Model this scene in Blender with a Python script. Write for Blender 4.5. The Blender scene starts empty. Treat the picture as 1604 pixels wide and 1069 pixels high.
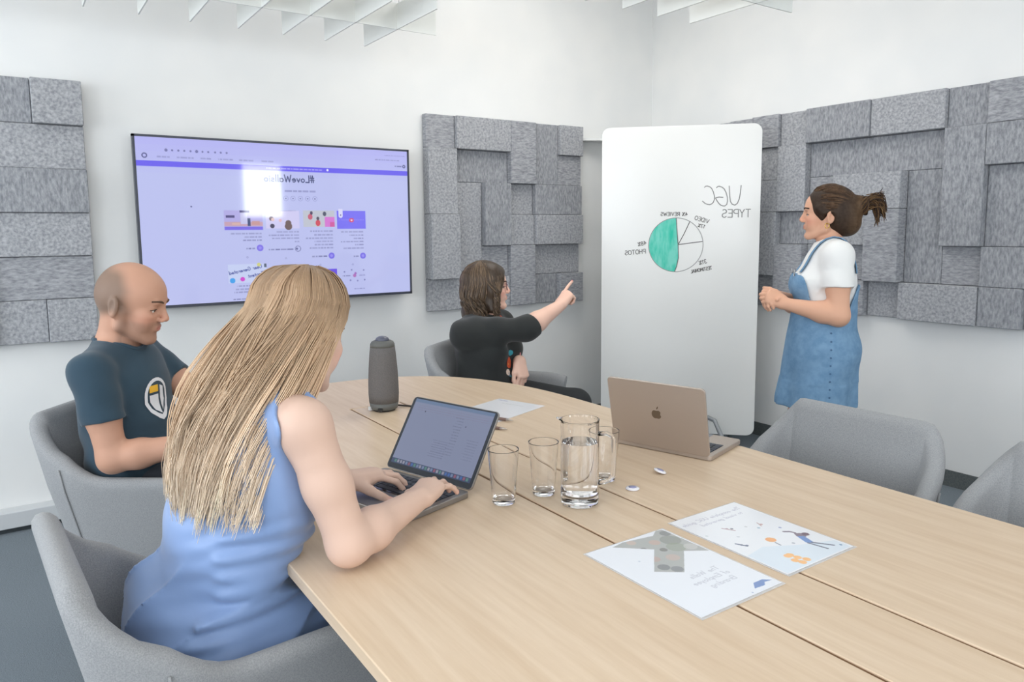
import bpy, bmesh, math, random
import numpy as np
from mathutils import Vector, Matrix
from mathutils.bvhtree import BVHTree

random.seed(7)
rng = np.random.default_rng(7)
scene = bpy.context.scene
COL = scene.collection
PI = math.pi

# ------------------------------------------------------------------ camera
CAM_H = 1.375
F_PX, C_X, C_Y = 1166.1, 820.15, 495.03
RIGHT = Vector((0.57025697, 0.82143436, -0.00725138))
DOWN = Vector((0.09048049, -0.07158221, -0.99332234))
FWD = Vector((-0.81646817, 0.56579288, -0.11514404))
cam = bpy.data.cameras.new('camera')
cam_ob = bpy.data.objects.new('camera', cam)
COL.objects.link(cam_ob)
cam.sensor_width = 36.0
cam.lens = F_PX / 1604.0 * 36.0
cam.shift_x = (802.0 - C_X) / 1604.0
cam.shift_y = (C_Y - 534.5) / 1604.0
cam.clip_start = 0.05
m = Matrix((RIGHT, -DOWN, -FWD)).transposed().to_4x4()
m.translation = (0, 0, CAM_H)
cam_ob.matrix_world = m
scene.camera = cam_ob

# ------------------------------------------------------------------ world, light, exposure
world = bpy.data.worlds.new('world')
scene.world = world
world.use_nodes = True
bg = world.node_tree.nodes['Background']
bg.inputs[0].default_value = (0.75, 0.86, 1.0, 1)
bg.inputs[1].default_value = 1.0
vs = scene.view_settings
vs.view_transform = 'Standard'
vs.look = 'None'
vs.gamma = 1.0
vs.use_curve_mapping = False
vs.exposure = 0.20
WINDOW_W = 33.0          # daylight through each of the three side windows
BACK_FILL_W = 20.0            # fill at each of two unseen windows, added to light the television wall
WINDOW_COL = (0.90, 0.95, 1.0)
CEIL_EMIT = 2.7          # ceiling luminaires
CEIL_COL = (1.0, 0.965, 0.91)

def area_light(name, loc, target, sx, sy, power, col):
    l = bpy.data.lights.new(name, 'AREA')
    l.shape = 'RECTANGLE'; l.size = sx; l.size_y = sy
    l.energy = power; l.color = col
    o = bpy.data.objects.new(name, l); COL.objects.link(o)
    o.location = loc
    o.rotation_euler = (Vector(target) - Vector(loc)).to_track_quat('-Z', 'Y').to_euler()
    return o

ROOM = dict(x0=-4.14, x1=2.6, y0=-2.6, y1=4.05, z1=3.2)
# daylight enters by three windows of the wall behind the camera's left
WIN_X = (-2.9, -0.9, 1.1)
for wx in WIN_X:
    area_light('window_daylight', (wx, ROOM['y0'] + 0.02, 1.75), (wx, 0.5, 1.55), 1.5, 1.5, WINDOW_W, WINDOW_COL)

ADDED_WIN_Y = (-1.25, 0.55)  # added back-wall windows, placed where the television does not mirror them
for wy in ADDED_WIN_Y:
    area_light('window_daylight', (ROOM['x1'] - 0.02, wy, 1.75), (-1.0, wy + .6, 1.55), 1.3, 1.5, BACK_FILL_W, (0.98, 0.985, 1.0))  # fill light at an added window, aimed towards the television wall

# ------------------------------------------------------------------ helpers
def srgb(r, g, b, a=1.0):
    def c(v):
        v /= 255.0
        return v / 12.92 if v <= 0.04045 else ((v + 0.055) / 1.055) ** 2.4
    return (c(r), c(g), c(b), a)

MATS = {}
def mat(name, col, rough=0.6, metal=0.0, spec=0.5, noise=None, bump=None, emit=None, trans=0.0, ior=1.45,
        sheen=0.0, attr=None, coat=0.0, sss=0.0, aniso_scale=None):
    """noise=(scale, dark_col, detail) mixes a second colour; bump=(scale, strength, distance)."""
    if name in MATS: return MATS[name]
    mt = bpy.data.materials.new(name); mt.use_nodes = True
    nt = mt.node_tree; b = nt.nodes['Principled BSDF']
    b.inputs['Base Color'].default_value = col
    b.inputs['Roughness'].default_value = rough
    b.inputs['Metallic'].default_value = metal
    b.inputs['Specular IOR Level'].default_value = spec
    b.inputs['IOR'].default_value = ior
    b.inputs['Transmission Weight'].default_value = trans
    b.inputs['Sheen Weight'].default_value = sheen
    b.inputs['Coat Weight'].default_value = coat
    if sss:
        b.inputs['Subsurface Weight'].default_value = sss
        b.inputs['Subsurface Radius'].default_value = (0.012, 0.005, 0.003)
    if emit:
        b.inputs['Emission Color'].default_value = emit[0]
        b.inputs['Emission Strength'].default_value = emit[1]
    src = None
    def coords(sc):
        tc = nt.nodes.new('ShaderNodeTexCoord')
        if aniso_scale is None: return tc.outputs['Object']
        mp = nt.nodes.new('ShaderNodeMapping')
        mp.inputs['Scale'].default_value = aniso_scale
        nt.links.new(tc.outputs['Object'], mp.inputs[0])
        return mp.outputs[0]
    if attr:
        a = nt.nodes.new('ShaderNodeAttribute'); a.attribute_name = attr
        src = a.outputs['Color']
    if noise:
        n = nt.nodes.new('ShaderNodeTexNoise')
        n.inputs['Scale'].default_value = noise[0]
        n.inputs['Detail'].default_value = noise[2] if len(noise) > 2 else 3
        n.inputs['Roughness'].default_value = 0.62
        nt.links.new(coords(0), n.inputs['Vector'])
        rp = nt.nodes.new('ShaderNodeValToRGB')
        lo, hi = (noise[3], noise[4]) if len(noise) > 4 else (0.35, 0.65)
        rp.color_ramp.elements[0].position = lo; rp.color_ramp.elements[1].position = hi
        nt.links.new(n.outputs[0], rp.inputs[0])
        mx = nt.nodes.new('ShaderNodeMix'); mx.data_type = 'RGBA'
        nt.links.new(rp.outputs[0], mx.inputs['Factor'])
        if src is not None:
            # second colour = attribute multiplied by the given colour
            mu = nt.nodes.new('ShaderNodeMix'); mu.data_type = 'RGBA'; mu.blend_type = 'MULTIPLY'
            mu.inputs['Factor'].default_value = 1.0
            nt.links.new(src, mu.inputs[6]); mu.inputs[7].default_value = noise[1]
            nt.links.new(mu.outputs[2], mx.inputs[6]); nt.links.new(src, mx.inputs[7])
        else:
            mx.inputs[6].default_value = noise[1]; mx.inputs[7].default_value = col
        src = mx.outputs[2]
    if src is not None: nt.links.new(src, b.inputs['Base Color'])
    if bump:
        n = nt.nodes.new('ShaderNodeTexNoise'); n.inputs['Scale'].default_value = bump[0]
        n.inputs['Detail'].default_value = 3
        nt.links.new(coords(0), n.inputs['Vector'])
        bp = nt.nodes.new('ShaderNodeBump'); bp.inputs['Strength'].default_value = bump[1]
        bp.inputs['Distance'].default_value = bump[2]
        nt.links.new(n.outputs[0], bp.inputs['Height']); nt.links.new(bp.outputs[0], b.inputs['Normal'])
    MATS[name] = mt
    return mt

def link(name, me, material, parent=None, smooth=False):
    if material is not None: me.materials.append(material)
    if smooth:
        me.polygons.foreach_set('use_smooth', np.ones(len(me.polygons), dtype=bool))
    o = bpy.data.objects.new(name, me); COL.objects.link(o)
    if parent is not None: o.parent = parent
    return o

def tag(o, label=None, cat=None, group=None, kind=None):
    if label: o['label'] = label
    if cat: o['category'] = cat
    if group: o['group'] = group
    if kind: o['kind'] = kind
    return o

def empty(name, loc=(0, 0, 0), rz=0.0, label=None, cat=None, group=None):
    o = bpy.data.objects.new(name, None); COL.objects.link(o)
    o.empty_display_size = 0.1
    o.location = loc; o.rotation_euler = (0, 0, rz)
    return tag(o, label, cat, group)

class MB:
    """collects geometry for ONE mesh object"""
    def __init__(s): s.v = []; s.f = []; s.mi = []
    def add(s, v, f, mi=0):
        n = len(s.v); s.v += [tuple(p) for p in v]; s.f += [tuple(i + n for i in q) for q in f]; s.mi += [mi] * len(f)
        return s
    def box(s, x0, x1, y0, y1, z0, z1, mi=0):
        v = [(x0, y0, z0), (x1, y0, z0), (x1, y1, z0), (x0, y1, z0), (x0, y0, z1), (x1, y0, z1), (x1, y1, z1), (x0, y1, z1)]
        f = [(0, 3, 2, 1), (4, 5, 6, 7), (0, 1, 5, 4), (1, 2, 6, 5), (2, 3, 7, 6), (3, 0, 4, 7)]
        return s.add(v, f, mi)
    def prism(s, pts, z0, z1, mi=0):
        n = len(pts)
        v = [(x, y, z0) for x, y in pts] + [(x, y, z1) for x, y in pts]
        f = [tuple(range(n - 1, -1, -1)), tuple(range(n, 2 * n))] + [(i, (i + 1) % n, n + (i + 1) % n, n + i) for i in range(n)]
        return s.add(v, f, mi)
    def lathe(s, prof, n=32, c=(0, 0), mi=0, closed=True, dense=False):
        if dense:      # keep shading true along long straight walls
            q = [prof[0]]
            for (r0, z0), (r1, z1) in zip(prof[:-1], prof[1:]):
                L = math.hypot(r1 - r0, z1 - z0); ts = [1.0] if L < .003 else [min(.3, .0006 / L), .5, 1 - min(.3, .0006 / L), 1.0]
                q += [(r0 + (r1 - r0) * t, z0 + (z1 - z0) * t) for t in ts]
            prof = q
        v = []; f = []
        for r, z in prof:
            for k in range(n):
                a = 2 * PI * k / n; v.append((c[0] + r * math.cos(a), c[1] + r * math.sin(a), z))
        for i in range(len(prof) - 1):
            for k in range(n):
                k2 = (k + 1) % n; f.append((i * n + k, i * n + k2, (i + 1) * n + k2, (i + 1) * n + k))
        if closed:
            f.append(tuple(range(n - 1, -1, -1))); f.append(tuple((len(prof) - 1) * n + k for k in range(n)))
        return s.add(v, f, mi)
    def tube(s, pts, r, n=8, mi=0, cap=True):
        pts = [Vector(p) for p in pts]; m_ = len(pts)
        rs = list(r) if isinstance(r, (list, tuple, np.ndarray)) else [r] * m_
        v = []; f = []
        t0 = (pts[1] - pts[0]).normalized()
        ref = Vector((0, 0, 1)) if abs(t0.z) < 0.9 else Vector((1, 0, 0))
        nrm = t0.cross(ref).normalized()
        for i, p in enumerate(pts):
            t = (pts[min(i + 1, m_ - 1)] - pts[max(i - 1, 0)])
            t = t.normalized() if t.length > 1e-9 else t0
            nrm = (nrm - t * nrm.dot(t))
            nrm = nrm.normalized() if nrm.length > 1e-9 else t.orthogonal().normalized()
            bn = t.cross(nrm)
            for k in range(n):
                a = 2 * PI * k / n; v.append(p + (nrm * math.cos(a) + bn * math.sin(a)) * rs[i])
        for i in range(m_ - 1):
            for k in range(n):
                k2 = (k + 1) % n; f.append((i * n + k, i * n + k2, (i + 1) * n + k2, (i + 1) * n + k))
        if cap:
            f.append(tuple(range(n - 1, -1, -1))); f.append(tuple((m_ - 1) * n + k for k in range(n)))
        return s.add(v, f, mi)
    def mesh(s, name):
        me = bpy.data.meshes.new(name); me.from_pydata(s.v, [], s.f); me.update()
        return me
    def build(s, name, material, parent=None, smooth=False, bevel=0.0, seg=2):
        me = s.mesh(name)
        if bevel > 0:
            bm = bmesh.new(); bm.from_mesh(me)
            bmesh.ops.remove_doubles(bm, verts=bm.verts, dist=1e-6)
            es = [e for e in bm.edges if len(e.link_faces) == 2 and e.calc_face_angle(0) > 0.6]
            bmesh.ops.bevel(bm, geom=es, offset=bevel, segments=seg, profile=0.5, affect='EDGES')
            bm.normal_update(); bm.to_mesh(me); bm.free()
        return link(name, me, material, parent, smooth)

def copy_tree(o, parent=None):
    c = o.copy(); COL.objects.link(c); c.parent = parent
    for ch in list(o.children): copy_tree(ch, c)
    return c

def struct(name, mb, material, bevel=0.0):
    o = mb.build(name, material, bevel=bevel); o['kind'] = 'structure'
    return o
# ------------------------------------------------------------------ the room
X0, X1, Y0, Y1, ZC = ROOM['x0'], ROOM['x1'], ROOM['y0'], ROOM['y1'], ROOM['z1']
M_WALL = mat('wall_paint', srgb(238, 238, 236), 0.55, noise=(2.5, srgb(233, 234, 233), 2), bump=(220, 0.04, 0.002))
M_CEIL = mat('ceiling_paint', srgb(240, 240, 238), 0.9, bump=(150, 0.05, 0.002))
M_CARPET = mat('carpet', srgb(138, 147, 153), 0.95, spec=0.1, noise=(260, srgb(104, 113, 121), 4, 0.3, 0.7), bump=(420, 0.6, 0.004))
M_SKIRT = mat('carpet_skirting', srgb(108, 113, 113), 0.95, spec=0.1, noise=(200, srgb(88, 94, 95), 3), bump=(380, 0.4, 0.003))
M_TRUNK = mat('trunking_plastic', srgb(205, 208, 210), 0.45)
M_FRAME_W = mat('window_frame_paint', srgb(225, 226, 226), 0.4)
T = 0.12
struct('floor', MB().box(X0 - T, X1 + T, Y0 - T, Y1 + T, -0.1, 0), M_CARPET)
struct('ceiling', MB().box(X0 - T, X1 + T, Y0 - T, Y1 + T, ZC, ZC + 0.1), M_CEIL)
struct('wall_left', MB().box(X0 - T, X0, Y0 - T, Y1 + T, 0, ZC), M_WALL)
struct('wall_right', MB().box(X0, X1 + T, Y1, Y1 + T, 0, ZC), M_WALL)
# wall behind the camera carries a high window that mirrors in the television
w = MB(); hy0, hy1, hz0, hz1 = 2.72, 3.30, 1.55, 2.32
ys_ = [Y0 - T]
for wy in ADDED_WIN_Y:
    w.box(X1, X1 + T, ys_[-1], wy - .65, 0, ZC); w.box(X1, X1 + T, wy - .65, wy + .65, 0, 1.0); w.box(X1, X1 + T, wy - .65, wy + .65, 2.5, ZC); ys_.append(wy + .65)
    wo = MB()
    for a in ((wy - .65, wy - .60, 1, 2.5), (wy + .60, wy + .65, 1, 2.5), (wy - .65, wy + .65, 1, 1.05), (wy - .65, wy + .65, 2.45, 2.5)): wo.box(X1 + .03, X1 + .08, *a)
    struct('window_%d' % (5 + len(ys_) - 2), wo, M_FRAME_W)  # frame of an added, unseen window around its fill light
w.box(X1, X1 + T, ys_[-1], hy0, 0, ZC); w.box(X1, X1 + T, hy1, Y1 + T, 0, ZC)
w.box(X1, X1 + T, hy0, hy1, 0, hz0); w.box(X1, X1 + T, hy0, hy1, hz1, ZC)
struct('wall_back', w, M_WALL)
M_SKYGLASS = mat('bright_sky_pane', (0.9, 0.95, 1, 1), 0.2, emit=((0.9, 0.96, 1.0, 1), 20.0))
wo = MB()
for a in ((hy0, hy0 + .03, hz0, hz1), (hy1 - .03, hy1, hz0, hz1), (hy0, hy1, hz0, hz0 + .03), (hy0, hy1, hz1 - .03, hz1)):
    wo.box(X1 - .01, X1 + .05, *a)
w4 = struct('window_4', wo, M_FRAME_W)
MB().box(X1 + 0.02, X1 + 0.03, hy0 + .03, hy1 - .03, hz0 + .03, hz1 - .03).build('pane', M_SKYGLASS, w4)
w = MB(); xs = [X0]
for wx in WIN_X:
    w.box(xs[-1], wx - .75, Y0 - T, Y0, 0, ZC)
    w.box(wx - .75, wx + .75, Y0 - T, Y0, 0, 1.0); w.box(wx - .75, wx + .75, Y0 - T, Y0, 2.5, ZC)
    xs.append(wx + .75)
w.box(xs[-1], X1, Y0 - T, Y0, 0, ZC)
struct('wall_front', w, M_WALL)
for k, wx in enumerate(WIN_X):
    wo = MB()
    for a in ((wx - .75, wx - .70, 1, 2.5), (wx + .70, wx + .75, 1, 2.5), (wx - .75, wx + .75, 1, 1.05), (wx - .75, wx + .75, 2.45, 2.5), (wx - .02, wx + .02, 1, 2.5)):
        wo.box(a[0], a[1], Y0 - .08, Y0 - .03, a[2], a[3])
    wn = struct('window_%d' % (k + 1), wo, M_FRAME_W)
# skirtings
struct('baseboard_right', MB().box(X0, X1, Y1 - .012, Y1, 0, .085), M_SKIRT)
struct('baseboard_left', MB().box(X0, X0 + .012, 0.9, Y1 - .012, 0, .085), M_SKIRT)
struct('trim_1', MB().box(X0, X0 + .085, Y0, 0.9, .022, .098), M_TRUNK, bevel=.004)
struct('trim_2', MB().box(X0, X0 + .07, Y0, 0.9, 0, .022), mat('painted_gap_shade', srgb(60, 66, 70), .8))  # dark strip under the trunking; the gap's shade is put into its colour
# boxed soffit in the far corner behind the whiteboard
struct('trim_3', MB().prism([(X0, 3.235), (X0, 3.6), (X0 + .20, 3.6)], 1.985, 2.0), M_WALL)

# ceiling luminaires
LAMP_K = {'over the television end': .35, 'over the whiteboard corner': 1.55, 'above the camera': .4, 'over the empty chairs': .2, 'by the back wall': .5}
M_LFRAME = mat('lamp_frame', srgb(230, 230, 228), .4)
spots = [(-2.9, -0.6, 'over the television end'), (-2.95, 2.6, 'over the whiteboard corner'), (-0.4, -0.6, 'above the camera'), (-0.4, 2.6, 'over the empty chairs'), (1.7, 1.0, 'by the back wall')]
for lx, ly, where in spots:
    e = empty('ceiling_light', (lx, ly, ZC), 0, 'flush white ceiling light panel ' + where, 'ceiling light', 'ceiling light panels')
    fr = MB()
    for a in ((-.62, -.59, -.62, .62), (.59, .62, -.62, .62), (-.59, .59, -.62, -.59), (-.59, .59, .59, .62)): fr.box(a[0], a[1], a[2], a[3], -.04, 0)
    fr.build('frame', M_LFRAME, e)
    MB().box(-.59, .59, -.59, .59, -.03, -.012).build('diffuser', mat('lamp_diffuser_' + where.split()[-1], (1, 1, 1, 1), .5, emit=((CEIL_COL[0], CEIL_COL[1], CEIL_COL[2], 1), CEIL_EMIT * LAMP_K[where])), e)

# ------------------------------------------------------------------ felt relief panels (grid of 20 cm blocks)
FELT = []
for i, (c1, c2) in enumerate((((190, 191, 194), (140, 142, 147)), ((182, 183, 187), (134, 136, 141)), ((176, 177, 181), (128, 131, 136)))):
    FELT.append(mat('grey_felt_%d' % i, srgb(*c1), 0.95, spec=0.1, noise=(75, srgb(*c2), 6, 0.33, 0.67), bump=(160, 0.35, 0.004), aniso_scale=(1, 1, 1) if i == 0 else ((0.45, 0.45, 1.4) if i == 1 else (1.3, 1.3, 0.45))))
LV = {0: .028, 1: .050, 2: .078, 3: .104, 5: .038, 15: .064, 25: .09}
M_FBACK = mat('felt_backing', srgb(104, 108, 114), .95, spec=.1, noise=(75, srgb(78, 82, 88), 5))
def felt_panel(label, axis, origin, n, blocks, shift=(0, 0)):
    """axis 'y': wall x = X0, columns run along +y.  axis 'x': wall y = Y1, columns run along +x.  blocks: (c0, c1, r0, r1, level)"""
    e = empty('felt_wall_panel', origin, 0, label, 'wall panel', 'grey felt relief panels')
    S = .2
    def place(mb, c0, c1, r0, r1, t, g):
        a0, a1 = c0 * S + g, c1 * S - g; z1, z0 = 1.2 - r0 * S - g, 1.2 - r1 * S + g
        if axis == 'y': mb.box(0.004, t, a0, a1, z0, z1)
        else: mb.box(a0, a1, -t, -0.004, z0, z1)
        return mb
    lo, hi = n
    back = place(MB(), lo, hi, 0, 6, .012, .004).build('backing', M_FBACK, e)
    for c0, c1, r0, r1, lv in blocks:
        place(MB(), c0, c1, r0, r1, LV[lv], .0008).build('felt_block', FELT[random.randrange(3)], e, bevel=.003, seg=1)
    return e
# front of the blocks was measured about 7.5 cm off the wall
felt_panel('square grey felt relief panel between the television and the whiteboard', 'y', (X0, 2.128, .874), (0, 6),
  [(0,1,0,1,1),(1,3,0,1,2),(3,4,0,2,2),(4,5,0,2,1),(5,6,0,1,2),(0,1,1,3,2),(1,3,1,2,0),(1,2,2,5,0),(5,6,1,2,1),(2,3,2,4,2),(3,4,2,3,0),(4,6,2,3,15),
   (0,1,3,5,3),(3,4,3,4,1),(4,6,3,4,2),(2,3,4,5,0),(3,4,4,6,15),(4,6,4,5,0),(0,2,5,6,1),(2,3,5,6,1),(4,5,5,6,0),(5,6,5,6,2)])
felt_panel('grey felt relief panel at the left edge behind the man', 'y', (X0, -.858, .868), (0, 6),
  [(0,2,0,2,2),(2,5,0,1,1),(5,6,0,1,25),(2,6,1,2,1),(0,2,2,3,1),(2,6,2,3,2),(0,2,3,4,2),(2,6,3,4,15),(0,3,4,5,0),(3,4,4,6,2),(4,6,4,5,1),(0,3,5,6,1),(4,5,5,6,1),(5,6,5,6,2)])
felt_panel('long grey felt relief panel on the right wall behind the standing woman', 'x', (-3.1588, Y1, .874), (-3, 11),
  [(-3,-2,0,3,1),(-2,-1,0,1,0),(-1,0,0,1,1),(0,1,0,1,2),(1,2,0,1,1),(2,4,0,1,25),(4,6,0,1,2),(6,7,0,1,1),(7,9,0,1,2),(9,11,0,2,1),
   (-2,0,1,3,2),(0,1,1,2,1),(1,2,1,3,2),(2,6,1,2,0),(6,7,1,4,2),(7,9,1,2,2),
   (0,1,2,3,15),(2,3,2,4,0),(3,5,2,3,3),(5,6,2,5,0),(7,9,2,4,0),(9,11,2,3,2),
   (-3,0,3,4,0),(0,1,3,5,2),(1,2,3,4,0),(3,4,3,4,2),(4,5,3,5,3),(9,11,3,5,0),
   (-3,0,4,6,2),(1,2,4,6,25),(2,4,4,5,0),(6,7,4,5,0),(7,9,4,5,15),
   (0,1,5,6,0),(2,3,5,6,1),(3,4,5,6,2),(4,5,5,6,0),(5,7,5,6,2),(7,8,5,6,15),(8,11,5,6,0)])

# ------------------------------------------------------------------ hanging lattice lamps
M_ACRYL = mat('white_lamella', srgb(236, 238, 234), .5)

M_ACRYL.node_tree.nodes['Principled BSDF'].inputs['Roughness'].default_value = 0.6
M_WIRE = mat('steel_wire', srgb(170, 170, 170), .3, 1.0)
def lattice(label, x, y0, y1, ys, half, z=2.3, h=.115):
    e = empty('lattice_pendant', (x, y1, z), 0, label, 'ceiling baffle', 'hanging white lattice baffles')
    MB().box(-.003, .003, y0 - y1, 0, 0, h).build('long_lamella', M_ACRYL, e)
    for yy in ys:
        MB().box(-half, half, yy - y1 - .003, yy - y1 + .003, .0, h * .98).build('cross_lamella', M_ACRYL, e)
    for yy in (ys[0], ys[len(ys) // 2], ys[-1]):
        MB().tube([(0, yy - y1 + .01, h), (0, yy - y1 + .01, ZC - z)], .0015, 6).build('wire', M_WIRE, e)
lattice('white lattice baffle hanging in front of the television wall', -3.265, -0.9, 1.765, [1.565 - .205 * k for k in range(12)], .385)
lattice('white lattice baffle hanging before the whiteboard corner', -2.09, -0.6, 2.873, [2.63 - .205 * k for k in range(15)], .36)

# ------------------------------------------------------------------ conference table
M_OAK = mat('light_oak', srgb(222, 200, 174), .38, spec=.4, noise=(9, srgb(209, 184, 155), 8, .32, .68), bump=(30, .03, .002), aniso_scale=(.35, 5.5, 5.5))
M_OAK_E = mat('oak_edge', srgb(205, 172, 132), .45, noise=(20, srgb(188, 152, 112), 5), aniso_scale=(.5, 6, 6))
M_DARK = mat('dark_metal', srgb(70, 66, 62), .5, .6)
M_STEEL = mat('brushed_steel', srgb(170, 172, 174), .35, 1.0)
TZ = .74; TC = 1.068; HW = .664; XA, XB = -2.995, .72
def outline():
    """boat shaped end at XA, square end at XB: returns far-right side points then left side (counter-clockwise)"""
    pts = [(XB, TC - HW)]
    pts_r = [(XB, TC + HW)]
    side = []
    xr = XA + .92
    for k in range(0, 33):
        a = PI / 2 * k / 32
        # superellipse
        x = xr - .92 * (math.sin(a) ** (2 / 2.6)); y = HW * (math.cos(a) ** (2 / 2.6)) if k < 32 else 0.0
        side.append((x, y))
    right = [(XB, TC + HW)] + [(x, TC + y) for x, y in side]
    left = [(x, TC - y) for x, y in reversed(side[:-1])] + [(XB, TC - HW)]
    return right, left
rt, lf = outline()
table = empty('conference_table', (-1.1, TC, 0), 0, 'long light oak conference table with a centre cable strip', 'table')
def toT(pts): return [(x + 1.1, y - TC) for x, y in pts]
g = .0038; S1, S2, XS = .977, 1.168, -2.50
right_leaf = rt + [(XA, TC)] if False else rt
top = MB().prism(toT(list(reversed([*rt, *lf])))[::-1] if False else toT([*rt, *lf, (XB, S1 - g), (XS - g, S1 - g), (XS - g, S2 + g), (XB, S2 + g)]), TZ - .026, TZ)
tb = top.build('tabletop', M_OAK, table, bevel=.002, seg=1)
sx = [XS, XB]
for i in range(1):
    MB().box(sx[i] + 1.1 + g * .3, sx[i + 1] + 1.1 - g * .3, S1 + g - TC, S2 - g - TC, TZ - .026, TZ - .0003).build('centre_strip', M_OAK, table, bevel=.0015, seg=1)
M_SEAM = mat('seam_brown', srgb(120, 88, 60), .8)  # dark brown fill sunk in the joints of the top
for ys in (S1, S2): MB().box(XS + 1.1, XB + 1.1, ys - g - TC, ys + g - TC, TZ - .02, TZ - .0035).build('joint_strip', M_SEAM, table)
MB().box(XS + 1.1 - g, XS + 1.1, S1 - TC, S2 - TC, TZ - .02, TZ - .0035).build('joint_strip', M_SEAM, table)
MB().box(XS + 1.1 - .01, XB + 1.1, S1 - TC - .02, S2 - TC + .02, TZ - .06, TZ - .028).build('cable_tray', M_DARK, table)
for lx in (-2.15, -.05):
    MB().box(lx + 1.1 - .3, lx + 1.1 + .3, -.04, .04, 0, .02).box(lx + 1.1 - .04, lx + 1.1 + .04, -.35, .35, 0, .02).build('foot', M_STEEL, table, bevel=.005)
    MB().box(lx + 1.1 - .05, lx + 1.1 + .05, -.05, .05, .02, TZ - .06).build('column', M_STEEL, table, bevel=.005)
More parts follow.
